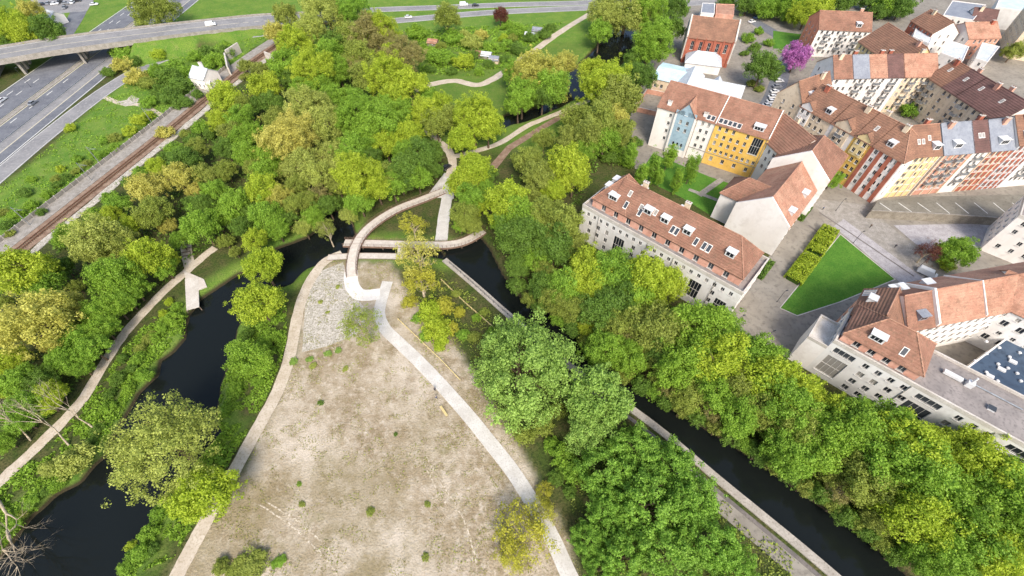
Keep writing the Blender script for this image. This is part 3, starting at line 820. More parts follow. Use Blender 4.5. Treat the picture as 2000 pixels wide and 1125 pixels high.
def flat_roof(root, pts, z, mat, parapet=0.5, pmat=None, t=0.3, name='flat_roof'):
    mb = MB((pts[0][0], pts[0][1], z))
    mb.prism([(p[0], p[1]) for p in pts], z-0.3, z, mat)
    o = mb.build(name, root)
    if parapet:
        n = len(pts)
        C = Vector((sum(p[0] for p in pts)/n, sum(p[1] for p in pts)/n))
        # inner ring
        def ins(i, dd):
            a, b, c = Vector(pts[i-1][:2]), Vector(pts[i][:2]), Vector(pts[(i+1) % n][:2])
            e1, e2 = (b-a).normalized(), (c-b).normalized()
            n1, n2 = Vector((-e1.y, e1.x)), Vector((-e2.y, e2.x))
            k = dd/max(0.3, (1+n1.dot(n2)))
            return b+(n1+n2)*k
        O = [ins(i, -0.06) for i in range(n)]; I = [ins(i, t) for i in range(n)]
        mb = MB((pts[0][0], pts[0][1], z))
        z0, z1 = z-0.45, z+parapet
        for i in range(n):
            j = (i+1) % n
            mb.poly([(O[i].x, O[i].y, z0), (O[j].x, O[j].y, z0), (O[j].x, O[j].y, z1), (O[i].x, O[i].y, z1)], pmat or mat)
            mb.poly([(I[j].x, I[j].y, z0), (I[i].x, I[i].y, z0), (I[i].x, I[i].y, z1), (I[j].x, I[j].y, z1)], pmat or mat)
            mb.poly([(O[i].x, O[i].y, z1), (O[j].x, O[j].y, z1), (I[j].x, I[j].y, z1), (I[i].x, I[i].y, z1)], pmat or mat)
        mb.build('cornice', root)
    return o
def bar(name, label, r0, r1, zr, ze, hw, mats=('white_wall',)*4, roof='roof', z0=0.0, hip0=0.0, hip1=0.0, rows={}, segs=None, root=None, cat='building', extra={}, oh=0.45, hwN=None, group=None):
    """gabled or hipped bar. sides: S (right of the ridge direction), E (far end), N, W (near end)"""
    F = Frame(r0, r1)
    hwN = hw if hwN is None else hwN
    if root is None:
        root = empty(name, (F.p(F.L/2, 0)[0], F.p(F.L/2, 0)[1], z0), label, cat, group)
    c = [F.p(0, -hw), F.p(F.L, -hw), F.p(F.L, hwN), F.p(0, hwN)]
    if segs:
        for (a, b, m, rw, ex) in segs:
            facade(root, F.p(F.L*a, -hw), F.p(F.L*b, -hw), z0, ze, M[m], rw, extra=ex)
    else:
        facade(root, c[0], c[1], z0, ze, M[mats[0]], rows.get('S', ()), extra=extra.get('S', ()))
    facade(root, c[1], c[2], z0, ze, M[mats[1]], rows.get('E', ()), gable=None if hip1 else (hw, zr-0.2), extra=extra.get('E', ()))
    facade(root, c[2], c[3], z0, ze, M[mats[2]], rows.get('N', ()), extra=extra.get('N', ()))
    facade(root, c[3], c[0], z0, ze, M[mats[3]], rows.get('W', ()), gable=None if hip0 else (hwN, zr-0.2), extra=extra.get('W', ()))
    rf = gable_roof(root, F, zr, ze, hw, hip0, hip1, mat=M[roof], oh=oh, hwN=hwN)
    return root, F, rf
def box_building(name, label, pts, z0, z1, mats, rows={}, roofm='flat_roof', parapet=0.5, root=None, cat='building', pmat='concrete_pale', group=None, extra={}):
    """flat-roofed building over a counter-clockwise footprint"""
    if root is None:
        n = len(pts)
        root = empty(name, (sum(p[0] for p in pts)/n, sum(p[1] for p in pts)/n, z0), label, cat, group)
    for i in range(len(pts)):
        facade(root, pts[i], pts[(i+1) % len(pts)], z0, z1, M[mats[i % len(mats)]], rows.get(i, ()), extra=extra.get(i, ()))
    flat_roof(root, pts, z1, M[roofm], parapet, M[pmat])
    return root
def cross_gable(root, F, u, w, zr2, ze2, hw, zr, ze, side, mat, roofm, proud=0.3, rows=(), z0=None, wing_len=None, extra=()):
    """wall gable standing on the facade, with its little ridge running back into the main slope"""
    s = side
    sl = (zr-ze)/hw
    f = hw+proud
    z0 = ze-0.5 if z0 is None else z0
    a, b = F.p(u-w/2, s*f), F.p(u+w/2, s*f)
    if s > 0: a, b = b, a
    facade(root, a, b, z0, ze2, M[mat], rows, gable=(w/2, zr2), name='gable_wall', extra=extra)
    back = lambda z: (zr-z)/sl
    # cheeks
    mb = MB(F.P(u, s*f, ze2))
    for k in (-1, 1):
        uu = u+k*w/2
        q = [F.P(uu, s*f, z0), F.P(uu, s*hw*.98, z0), F.P(uu, s*max(0.2, back(ze2)), ze2), F.P(uu, s*f, ze2)]
        mb.poly(q, M[mat])
    mb.build('gable_cheek', root)
    o = 0.3
    rb = max(0.05, back(zr2)-0.2); eb = max(0.05, back(ze2)-0.2)
    k = (zr2-ze2)/(w/2)
    R0, R1 = F.P(u, s*(f+.25), zr2+.12), F.P(u, s*rb, zr2+.12)
    L0, L1 = F.P(u-w/2-o, s*(f+.25), ze2-k*o+.12), F.P(u-w/2-o, s*eb, ze2-k*o+.12)
    Q0, Q1 = F.P(u+w/2+o, s*(f+.25), ze2-k*o+.12), F.P(u+w/2+o, s*eb, ze2-k*o+.12)
    p1, p2 = [L0, R0, R1, L1], [R0, Q0, Q1, R1]
    if s > 0: p1, p2 = p1[::-1], p2[::-1]
    return roof_shell(root, [p1, p2], M[roofm], 0.18, 'gable_roof')
def pc(px, z): return W(px[0], px[1], z)
# ---- long hipped block beside the canal -------------------------------------------------
a = W(1143, 405, 13.5); d0 = Vector((math.cos(math.radians(-42.5)), math.sin(math.radians(-42.5)))); n0 = Vector((-d0.y, d0.x))
B1L, B1D = 52.0, 16.5
b1o = a.xy - d0*1.0
def B1(u, v): q = b1o+d0*u+n0*v; return (q.x, q.y)
b1 = empty('apartment_block', (B1(B1L/2, B1D/2)[0], B1(B1L/2, B1D/2)[1], 0), 'long white canal-side block with hipped red roof and row of white dormers', 'building')
rows4 = [(10.9, 1.0, 1.35, 2.35, 1.0), (7.6, 1.2, 1.7, 3.2, 1.6), (4.4, 1.2, 1.7, 3.2, 1.6), (1.2, 1.2, 1.7, 3.2, 1.6)]
ex = [(14.5, 2.4, 3.4, 6.6), (40.0, 2.4, 3.4, 6.6), (47.3, 1.6, 3.0, 4.6)]
ex = [(u, zb, w, h) for (u, zb, w, h) in ((14.6, 2.6, 3.6, 6.6), (40.2, 2.6, 3.6, 6.6), (48.3, 3.0, 3.2, 4.6))]
facade(b1, B1(0, 0), B1(B1L, 0), -0.6, 13.5, M['grey_wall'], rows4, extra=ex)
facade(b1, B1(B1L, 0), B1(B1L, B1D), -0.6, 13.5, M['white_wall'], [(10.9, 1.0, 1.35, 3.4, 1.5), (7.6, 1.2, 1.7, 5, 2), (4.4, 1.2, 1.7, 5, 2)])
facade(b1, B1(B1L, B1D), B1(0, B1D), -0.6, 13.5, M['white_wall'], rows4)
facade(b1, B1(0, B1D), B1(0, 0), -0.6, 13.5, M['pink_wall'], rows4)
flat_roof(b1, [B1(0, 0), B1(B1L, 0), B1(B1L, B1D), B1(0, B1D)], 13.5, M['flat_roof'], 0.75, M['concrete_pale'], 0.3, 'terrace')
ins = 2.1
at = [B1(ins, ins), B1(B1L-ins, ins), B1(B1L-ins, B1D-ins), B1(ins, B1D-ins)]
arow = [(13.9, 1.5, 2.1, 4.4, 1.2)]
for i in range(4):
    facade(b1, at[i], at[(i+1) % 4], 13.5, 16.8, M['pink_wall'], arow)
F = Frame(B1(ins, B1D/2), B1(B1L-ins, B1D/2))
hw1 = B1D/2-ins
rf = gable_roof(b1, F, 23.4, 16.8, hw1, 0, 6.0, oh=.35, mat=M['roof'], u0=6.0)
Fw1 = Frame(B1(ins+5.7, ins), B1(ins+5.7, B1D-ins))
gable_roof(b1, Fw1, 23.7, 16.8, 5.75, 7.4, 4.0, oh=.35, mat=M['roof'])
hd = Frame(B1(ins+5.7-5.75, ins+7.4), B1(ins+5.7+5.75, ins+7.4))
dormer(b1, hd, 5.75, 7.4-1.6, -1, 23.7, 16.8, 7.4, 3.0, 1.5)
dormer(b1, Fw1, 5.0, 4.3, 1, 23.7, 16.8, 5.75, 2.2, 1.4); dormer(b1, Fw1, 9.0, 4.3, 1, 23.7, 16.8, 5.75, 2.2, 1.4)
for u in (17.0, 22.5, 29.5, 42.0):
    dormer(b1, F, u, hw1-2.2, -1, 23.4, 16.8, hw1, 2.5, 1.6)
for u in (10.2, 15.0, 25.6, 26.9, 32.8, 35.2, 36.6): skylight(b1, F, u, hw1-1.6, -1, 23.4, 16.8, hw1)
for u, v in ((9.6, 2.2), (14.5, 3.6), (19, 3.2)): skylight(b1, F, u, v, -1, 23.4, 16.8, hw1, .8, 1.0, 'curtain')
dormer(b1, F, 10.5, hw1-1.5, 1, 23.4, 16.8, hw1, 2.2, 1.6); dormer(b1, F, 24, hw1-1.5, 1, 23.4, 16.8, hw1, 2.2, 1.6)
chimney(b1, F, 12.0, 1.4, 21.4, 3.0, 'cream_wall'); chimney(b1, F, 25.5, 1.2, 21.6, 3.0, 'cream_wall')
# balcony rails along the attic terrace
mb = MB((B1(0, 0)[0], B1(0, 0)[1], 14.2))
for v in (0.12,):
    p, q = B1(0.3, v), B1(B1L-.3, v)
    mb.tube((p[0], p[1], 14.9), (q[0], q[1], 14.9), .035, .035, M['steel'], 5)
    mb.tube((p[0], p[1], 14.6), (q[0], q[1], 14.6), .03, .03, M['steel'], 5)
    for k in range(27):
        p = B1(0.3+k*1.97, v); mb.tube((p[0], p[1], 14.2), (p[0], p[1], 14.9), .03, .03, M['steel'], 5)
mb.build('balcony_rail', b1)
# drain pipes
for u in (6.4, 23.5, 32.0, 44.8):
    p = B1(u, -0.12); mb = MB((p[0], p[1], 0)); mb.tube((p[0], p[1], 0), (p[0], p[1], 13.0), .09, .09, M['concrete'], 6); mb.build('drain_pipe', b1)

# ---- block with hipped corner and long flat roof, farther down the canal ---------------
a = W(1632, 669, 13.5)
ao = a.xy - d0*0.5
def A_(u, v): q = ao+d0*u+n0*v; return (q.x, q.y)
AL, AD = 60.0, 13.0
ab = empty('apartment_block', (A_(20, 6)[0], A_(20, 6)[1], 0), 'white canal-side block with hipped red corner roof and long flat grey roof', 'building')
# end wall block beside the street
facade(ab, A_(-4.6, 0.0), A_(0, 0), -.6, 10.6, M['white_wall'], ())
facade(ab, A_(-4.6, 9), A_(-4.6, 0), -.6, 10.6, M['white_wall'], ())
facade(ab, A_(0, 9), A_(-4.6, 9), -.6, 10.6, M['white_wall'], ())
flat_roof(ab, [A_(-4.6, 0), A_(-0.05, 0), A_(-0.05, 9), A_(-4.6, 9)], 10.6, M['concrete_pale'], 0.5, M['concrete_pale'], .3, 'terrace')
rowsA = [(10.6, 1.2, 1.6, 2.7, 1.2), (7.3, 1.4, 1.7, 3.0, 1.2), (4.0, 1.4, 1.7, 3.0, 1.2), (0.9, 1.4, 1.7, 3.0, 1.2)]
exA = [(3.6, 2.0, 4.6, 6.8), (3.6, 10.3, 4.6, 1.9), (21.5, 2.0, 4.8, 6.8), (21.5, 10.3, 4.8, 1.9), (38.5, 2.0, 4.8, 6.8), (38.5, 10.3, 4.8, 1.9)]
facade(ab, A_(0, 0), A_(AL, 0), -.6, 13.5, M['grey_wall'], rowsA, extra=exA)
facade(ab, A_(AL, 0), A_(AL, AD), -.6, 13.5, M['white_wall'], rowsA)
facade(ab, A_(AL, AD), A_(0, AD), -.6, 13.5, M['white_wall'], rowsA)
facade(ab, A_(0, AD), A_(0, 0), -.6, 13.5, M['white_wall'], rowsA)
flat_roof(ab, [A_(0, 0), A_(AL, 0), A_(AL, AD), A_(0, AD)], 13.5, M['flat_roof'], 0.7, M['concrete_pale'], .35, 'flat_roof')
for u in (17.2, 33.0):
    p = A_(u, -0.1); mb = MB((p[0], p[1], 0)); mb.tube((p[0], p[1], 0), (p[0], p[1], 13.0), .1, .1, M['concrete'], 6); mb.build('drain_pipe', ab)
# attic storey with hipped roof
at = [A_(0.8, 1.5), A_(17.0, 1.5), A_(17.0, AD-.8), A_(0.8, AD-.8)]
for i in range(4): facade(ab, at[i], at[(i+1) % 4], 13.5, 16.6, M['pink_wall'], [(13.9, 1.5, 2.0, 3.2, 1.0)])
F = Frame(A_(0.8, (AD+.7)/2), A_(17.0, (AD+.7)/2)); hwa = (AD-2.3)/2
gable_roof(ab, F, 21.4, 16.6, hwa, 5.0, 5.6, oh=0.45, mat=M['roof'])
dormer(ab, F, 5.4, hwa-1.2, -1, 21.4, 16.6, hwa, 3.0, 1.5)
skylight(ab, F, 11, hwa-1.6, -1, 21.4, 16.6, hwa)
# short wing along the street
F = Frame(A_(5.6, AD-3), A_(5.6, AD+8)); hww = 5.0
facade(ab, A_(.8, AD+8), A_(.8, AD), -.3, 15.0, M['pink_wall'], [(12.0, 1.2, 1.6, 2.8, 1), (8.6, 1.2, 1.6, 2.8, 1), (5.2, 1.2, 1.6, 2.8, 1), (1.8, 1.2, 1.6, 2.8, 1)])
facade(ab, A_(10.6, AD), A_(10.6, AD+8), -.3, 15.0, M['white_wall'], [(12.0, 1.2, 1.6, 2.8, 1), (8.6, 1.2, 1.6, 2.8, 1)])
gable_roof(ab, F, 19.6, 15.0, hww, 0, 0, mat=M['roof_brown'])
dormer(ab, F, 6.2, hww-1.2, 1, 19.6, 15.0, hww, 2.0, 1.4)
for k in range(3): skylight(ab, F, 8.2+k*.9, hww-.8, 1, 19.6, 15.0, hww, .35, 1.7, 'curtain')
# rooftop plant on the flat roof
pl = empty('rooftop_unit', tuple(A_(24, 8.0))+(13.5,), 'white rooftop ventilation unit with pipes on flat grey roof', 'rooftop unit')
p = A_(23.0, 8.2); mb = MB((p[0], p[1], 13.5)); mb.box((p[0], p[1], 14.1), (3.6, 1.0, 0.7), M['white_paint'], math.radians(-42.5)); mb.build('duct', pl)
p = A_(26.2, 8.2); mb = MB((p[0], p[1], 13.5)); mb.box((p[0], p[1], 14.2), (1.3, 1.3, 1.4), M['white_paint'], math.radians(-42.5)); mb.tube((p[0], p[1], 14.9), (p[0]+.2, p[1]+.2, 16.4), .22, .22, M['white_paint'], 8); mb.build('fan_box', pl)
mb = MB((p[0], p[1], 13.5)); q = A_(36, 9.2); s_ = A_(24.5, 9.2); mb.tube((s_[0], s_[1], 13.8), (q[0], q[1], 13.8), .14, .14, M['steel'], 6); mb.build('pipe', pl)
for i, (u, v) in enumerate(((31, 5), (41, 7))):
    p = A_(u, v); mb = MB((p[0], p[1], 13.5)); mb.box((p[0], p[1], 13.75), (1.2, 1.2, .5), M['white_paint'], math.radians(-42.5))
    mb.box((p[0], p[1], 14.05), (1.35, 1.35, .1), M['glass_b'], math.radians(-42.5)); tag(mb.build('roof_hatch'), 'small white roof hatch on the flat grey roof', 'roof hatch', 'roof hatches on the flat roof')

# ---- salmon-roofed street wing and courtyard block --------------------------------------
sb = empty('apartment_block', (112, 72, 0), 'salmon-roofed block behind white firewall with tall white courtyard facade', 'building')
r0 = W(1768, 577, 20.0); sdir = Vector((math.cos(math.radians(11.5)), math.sin(math.radians(11.5))))
F = Frame(r0.xy, r0.xy+sdir*48); hs = 6.4; zr, ze = 20.0, 14.4
uf = (W(1816, 561, 20).xy-r0.xy).dot(sdir)
rws = [(11.6, 1.1, 1.5, 2.4, 1), (8.6, 1.1, 1.5, 2.4, 1), (5.6, 1.1, 1.5, 2.4, 1), (2.4, 1.1, 1.5, 2.4, 1)]
facade(sb, F.p(0, -hs), F.p(F.L, -hs), 0, ze, M['white_wall'], rws)
facade(sb, F.p(F.L, hs), F.p(0, hs), 0, ze, M['white_wall'], rws)
facade(sb, F.p(0, hs), F.p(0, -hs), 0, ze, M['white_wall'], rws, gable=(hs, zr-.2))
facade(sb, F.p(F.L, -hs), F.p(F.L, hs), 0, ze, M['white_wall'], (), gable=(hs, zr-.2))
gable_roof(sb, F, zr, ze, hs, 0, 0, mat=M['roof'], u1=uf-.2)
gable_roof(sb, F, zr+.3, ze+.3, hs, 0, 0, mat=M['roof_salmon'], u0=uf+.3)
parapet_gable(sb, F, uf, zr, ze, hs, M['white_wall'], .6, .9, zb=ze-2)
parapet_gable(sb, F, uf+14.0, zr, ze, hs, M['white_wall'], .3, .55, zb=ze-1)
dormer(sb, F, uf-4.0, hs-1.6, -1, zr, ze, hs, 2.4, 1.5, 'zinc')
for u in (3, uf-3, uf+5): dormer(sb, F, u, hs-1.6, 1, zr, ze, hs, 2.4, 1.5)
p = W(1843, 646, 0).xy
h2 = 6.5
F2 = Frame(p+n0*h2, p+n0*h2+d0*34)
rw2 = [(12.2, 1.0, 1.1, 3.0, 1.2), (9.4, 1.5, 1.8, 3.4, 1.2), (6.4, 1.0, 1.1, 3.0, 1.2), (3.4, 1.5, 1.8, 3.4, 1.2)]
facade(sb, F2.p(0, -h2), F2.p(F2.L, -h2), 0, 14.8, M['grey_wall'], rw2)
facade(sb, F2.p(0, h2), F2.p(0, -h2), 0, 14.8, M['white_wall'], rw2, gable=(h2, 20.0))
facade(sb, F2.p(F2.L, h2), F2.p(0, h2), 0, 14.8, M['white_wall'], ())
facade(sb, F2.p(F2.L, -h2), F2.p(F2.L, h2), 0, 14.8, M['white_wall'], (), gable=(h2, 20.0))
gable_roof(sb, F2, 20.2, 14.8, h2, 0, 0, mat=M['roof_salmon'])
skylight(sb, F2, 13, 2.6, -1, 20.2, 14.8, h2, 1.6, 1.0)
# blue flat roof in the courtyard
q = [W(1872, 730, 6).xy, W(2110, 880, 6).xy, W(2150, 740, 6).xy, W(1985, 646, 6).xy]
bb = box_building('courtyard_hall', 'low courtyard hall with slate blue flat roof and white roof vents', [tuple(p) for p in q], 0, 6, ('grey_wall',), roofm='deep_blue_roof', parapet=0.25, pmat='grey_wall')
vm = MB(); vm.tube((0, 0, 0), (0, 0, .35), .3, .3, M['white_paint'], 8); vm.tube((0, 0, .35), (0, 0, .5), .42, .3, M['white_paint'], 8); vm_me = vm.mesh('roof_vent')
vx = MB(); vx.box((0, 0, .2), (1.6, 1.1, .4), M['white_paint']); vx_me = vx.mesh('skylight')
for (x, y) in ((1925, 668), (1950, 680), (1975, 665), (1903, 706), (1925, 692), (1948, 712), (1925, 728), (1970, 698), (1990, 690), (1947, 745), (1968, 762), (1992, 745), (1990, 780), (1967, 720), (1985, 730)):
    p = W(x, y, 6.0); link('roof_vent', vm_me, bb, p-bb.location)
for (x, y) in ((1977, 707), (1955, 722), (1932, 735)):
    p = W(x, y, 6.0); link('skylight', vx_me, bb, p-bb.location, math.radians(-42))

# ---- gabled wing between the two canal blocks' street, salmon roof, white firewalls ------
db = empty('apartment_block', (86, 112, 0), 'salmon-roofed wing between two white gable firewalls along the plaza street', 'building')
r0, r1 = W(1507, 388, 18.5), W(1566, 316, 18.5)
F = Frame(r0.xy, r1.xy); hD = 8.2; zr, ze = 18.5, 11.6
rwd = [(8.4, 1.2, 1.6, 3.0, 1.2), (5.0, 1.2, 1.6, 3.0, 1.2), (1.6, 1.2, 1.6, 3.0, 1.2)]
facade(db, F.p(0, -hD), F.p(F.L, -hD), 0, ze, M['white_wall'], rwd)
facade(db, F.p(F.L, hD), F.p(0, hD), 0, ze, M['white_wall'], rwd)
facade(db, F.p(0, hD), F.p(0, -hD), 0, ze, M['white_wall'], (), gable=(hD, zr))
gable_roof(db, F, zr, ze, hD, 0, 0, mat=M['roof_salmon'])
parapet_gable(db, F, -.05, zr, ze, hD, M['white_wall'], .5, .7, zb=0)
for u in (6.0, 17.5): dormer(db, F, u, hD-1.4, -1, zr, ze, hD, 2.6, 1.3)
# brown cross roof towards the courtyard
Fc = Frame(F.p(9.0, 2.0), F.p(9.0, hD+6.5)); hc = 5.2
facade(db, Fc.p(Fc.L, -hc), Fc.p(Fc.L, hc), 0, 11.0, M['white_wall'], [(7.6, 1.2, 1.5, 2.6, 1), (4.2, 1.2, 1.5, 2.6, 1)])
facade(db, Fc.p(4, -hc), Fc.p(Fc.L, -hc), 0, 11.0, M['white_wall'], ())
facade(db, Fc.p(Fc.L, hc), Fc.p(4, hc), 0, 11.0, M['white_wall'], ())
gable_roof(db, Fc, 16.2, 11.0, hc, 0, 5.0, mat=M['roof'])
# higher corner house behind it
eb = empty('corner_house', (96, 130, 0), 'taller red-roofed corner house with white stepped parapet gables', 'building')
r0, r1 = W(1583, 298, 22.0), W(1583, 298, 22.0).xy+F.u*20
F = Frame(r0.xy, r1); hE = 9.0; zr, ze = 22.0, 15.0
rwe = [(12.0, 1.2, 1.6, 3.0, 1.2), (8.6, 1.2, 1.6, 3.0, 1.2), (5.2, 1.2, 1.6, 3.0, 1.2), (1.8, 1.2, 1.6, 3.0, 1.2)]
facade(eb, F.p(0, -hE), F.p(F.L, -hE), 0, ze, M['white_wall'], rwe)
facade(eb, F.p(F.L, -hE), F.p(F.L, hE), 0, ze, M['white_wall'], rwe)
facade(eb, F.p(F.L, hE), F.p(0, hE), 0, ze, M['white_wall'], rwe)
facade(eb, F.p(0, hE), F.p(0, -hE), 0, ze, M['white_wall'], (), gable=(hE, zr))
gable_roof(eb, F, zr, ze, hE, 0, 7.0, mat=M['roof'])
parapet_gable(eb, F, -.05, zr, ze, hE, M['white_wall'], .5, .7, zb=ze-5)

# ---- block with blue gable, white and yellow facade ------------------------------------
cb_r0, cb_r1 = W(1311, 157, 23.0), W(1531, 217, 23.0)
Fd = Frame(cb_r0.xy, cb_r1.xy); hC = 9.2; zr, ze = 23.0, 17.0
rwC = [(14.6, 1.0, 1.5, 2.3, .8), (11.6, 1.0, 1.5, 2.3, .8), (8.6, 1.0, 1.5, 2.3, .8), (5.4, 1.0, 1.5, 2.3, .8)]
rwY = [(14.6, 1.0, 1.5, 2.5, .8, 0, .05), (11.6, 1.0, 1.5, 2.5, .8, 0, .1), (8.8, 1.0, 1.5, 2.5, .8, 0, .1), (5.8, 1.0, 1.3, 2.0, .8), (2.2, 1.2, 1.6, 4.4, 1.5)]
rwW = [(14.0, .9, 1.4, 2.2, 2.2, 1.4), (10.8, .9, 1.4, 2.2, 2.2, 1.4), (7.6, .9, 1.4, 2.2, 2.2, 1.4), (4.4, .9, 1.4, 2.2, 2.2, 1.4)]
LC = Fd.L
cbld, F, rf = bar('apartment_block', 'red-roofed block with pale blue gable and bright yellow facade by poplars', cb_r0.xy, cb_r1.xy, zr, ze, hC,
                  mats=('white_wall', 'white_wall', 'white_wall', 'white_wall'), roof='roof',
                  segs=[(0, .17, 'white_wall', [(14.0, 1.0, 1.4, 9, 2, 2.0), (10.8, 1.0, 1.4, 9, 2, 2.0), (7.6, 1.0, 1.4, 9, 2, 2.0), (4.4, 1.0, 1.4, 9, 2, 2.0)], ()), (.17, .38, 'white_wall', (), ()), (.38, .54, 'white_wall', rwC, ()),
                        (.54, 1.0, 'yellow_wall', rwY, [(LC*.46-3.2, 9.4, 3.4, 6.4)])],
                  rows={'W': [(14, .9, 1.3, 5, 2), (10.8, .9, 1.3, 5, 2), (7.6, .9, 1.3, 5, 2)], 'E': rwe})
cross_gable(cbld, F, LC*.275, LC*.19, 21.4, 16.6, hC, zr, ze, -1, 'blue_wall', 'roof_salmon', proud=.9, z0=2.8,
            rows=[(13.2, 1.0, 1.5, 2.6, 1.0), (10.2, 1.0, 1.5, 2.6, 1.0), (4.0, .9, 1.5, 1.6, 1.6)], extra=[(LC*.19*.5, 16.8, 1.2, 1.4)])
mb = MB(F.P(LC*.275, -hC-.9, 0))
for k in (-1, 1):
    p = F.p(LC*.275+k*(LC*.095-.2), -hC-.5); mb.box((p[0], p[1], 8.3), (.7, 1.2, 16.6), M['white_wall'], F.ang)
mb.build('corner_pilaster', cbld)
mb = MB(F.P(LC*.275, -hC-.4, 0)); p = F.p(LC*.275, -hC-.45); mb.box((p[0], p[1], 1.4), (LC*.19-.8, .9, 2.8), M['white_wall'], F.ang); mb.build('plinth', cbld)
for u in (.54, 1.0): parapet_gable(cbld, F, LC*u-(.2 if u == 1 else 0), zr, ze, hC, M['white_wall'], .3, .3, zb=ze-.5)
for u in (.46, .50, .57, .61, .65, .69, .73): skylight(cbld, F, LC*u, hC-1.0, -1, zr, ze, hC, 1.2, 1.4, 'glass_b')
dormer(cbld, F, LC*.885, hC-1.6, -1, zr, ze, hC, 3.6, 1.4)
chimney(cbld, F, LC*.09, -hC+1.5, 17.4, 1.8, 'white_wall'); chimney(cbld, F, LC*.43, -hC+1.2, 17.4, 1.5, 'white_wall')
mb = MB(F.P(LC*.54, -hC-.2, 0))
for k in (.38, .54, .985):
    p = F.p(LC*k, -hC-.1); mb.tube((p[0], p[1], 0), (p[0], p[1], ze-.4), .1, .1, M['concrete'], 6)
mb.build('drain_pipe', cbld)
p0, p1 = F.p(LC*.38, -hC-.06), F.p(LC, -hC-.06)
mb = MB((p0[0], p0[1], 4.6)); cc = F.p(LC*.69, -hC-.07); mb.box((cc[0], cc[1], 4.9), (LC*.62, .12, .22), M['concrete'], F.ang); mb.build('string_course', cbld)

# ---- steep brick mill hall with white-edged gables --------------------------------------
r0, r1 = W(1352, 30, 19.0), W(1446, 40, 19.0)
ch, F, rf = bar('mill_hall', 'steep red-roofed brick hall with white gable edges and arched windows', r0.xy, r1.xy, 19.0, 12.5, 8.5, mats=('brick_wall',)*4, roof='roof_brown',
                rows={'S': [(6.6, 1.5, 4.0, 4.0, 1.2)]})
for u in (0, F.L): parapet_gable(ch, F, u, 19.0, 12.5, 8.5, M['concrete_pale'], .7, .6, zb=2)
mb = MB(F.P(0, -8.6, 7))
for i in range(6):
    c = F.p(F.L*(i)/5*0.94+.6, -8.7); mb.box((c[0], c[1], 6.2), (.6, .5, 12.4), M['brick_wall'], F.ang)
mb.build('buttress', ch)
# hipped white annexe in front of the hall
c0, c1 = F.p(2, -13), F.p(F.L-4, -13)
an, Fa, rf = bar('mill_annexe', 'low annexe with many-sided white roof in front of the brick hall', c0, c1, 8.2, 4.6, 5.0, mats=('white_wall',)*4, roof='white_roof', hip0=4.2, hip1=4.2)
# white and pale blue workshop roofs
r0, r1 = W(1362, 158, 11.0), W(1388, 118, 11.0)
wa, Fb, rf = bar('workshop', 'workshop with white pitched roof and brick gable between hall and red block', W(1352, 148, 10).xy, W(1455, 168, 10).xy, 10.0, 6.0, 6.0, mats=('white_wall',)*4, roof='white_roof')
cross_gable(wa, Fb, Fb.L*.5, 6.0, 9.4, 6.0, 6.0, 10.0, 6.0, 1, 'brick_wall', 'white_roof', rows=[(5.9, .8, .9, 4, 2)], z0=3)
wb, Fb2, rf = bar('workshop', 'workshop with pale blue shallow roof beside the river trees', W(1288, 128, 9).xy, W(1352, 142, 9).xy, 8.6, 7.0, 8.5, mats=('cream_wall',)*4, roof='blue_roof', rows={'S': [(3, 1.2, 1.6, 3, 1)], 'W': [(3, 1.2, 1.6, 3, 1)]})
wc, Fb3, rf = bar('workshop', 'small cross-gabled workshop with white roof between the white and blue roofs', W(1358, 130, 10).xy, W(1338, 172, 10).xy, 10.4, 7.0, 5.0, mats=('white_wall',)*4, roof='white_roof')
box_building('outbuilding', 'small outbuilding with flat pink roof behind the brick hall', [tuple(W(x, y, 7).xy) for x, y in ((1398, 27), (1433, 30), (1434, 9), (1399, 8))], 0, 7, ('pink_wall',), roofm='roof_salmon', parapet=.2, pmat='pink_wall')
box_building('outbuilding', 'small outbuilding with flat pale grey roof behind the brick hall', [tuple(W(x, y, 7).xy) for x, y in ((1369, 25), (1395, 27), (1396, 7), (1372, 6))], 0, 7, ('grey_wall',), roofm='zinc', parapet=.2, pmat='grey_wall')
# stone foundation enclosure by the red block
st = empty('ruined_walls', W(1270, 220), 'low pinkish walls of a roofless enclosure beside the river trees', 'ruin')
E_ = [W(x, y).xy for x, y in ((1236, 216), (1288, 228), (1300, 190), (1262, 182))]
for k, (a, b) in enumerate(((0, 1), (1, 2), (2, 3), (3, 0))):
    d = E_[b]-E_[a]; c = (E_[a]+E_[b])/2
    mb = MB((c.x, c.y, 0)); mb.box((c.x, c.y, 1.1), (d.length-.5, .5, 2.2), M['pink_wall'], math.atan2(d.y, d.x), top=M['concrete_pale']); mb.build('enclosure_wall', st)
# link wing that joins the corner house to the blue and yellow block
e1 = W(1531, 217, 22.4).xy; e2 = W(1600, 274, 22.4).xy; dl = (e2-e1).normalized()
lk, Fl, _ = bar('link_house', 'red-roofed link house joining the yellow facade block to the corner house', e1+dl*1.2, e2-dl*1.5, 22.0, 15.6, 7.6, mats=('white_wall',)*4, roof='roof',
                rows={'S': [(12.4, 1.1, 1.5, 2.6, 1), (9.4, 1.1, 1.5, 2.6, 1), (6.4, 1.1, 1.5, 2.6, 1)], 'N': [(12.4, 1.1, 1.5, 2.6, 1), (9.4, 1.1, 1.5, 2.6, 1), (6.4, 1.1, 1.5, 2.6, 1)]})
chimney(lk, Fl, 5, 1.2, 20.8, 2.4, 'cream_wall')
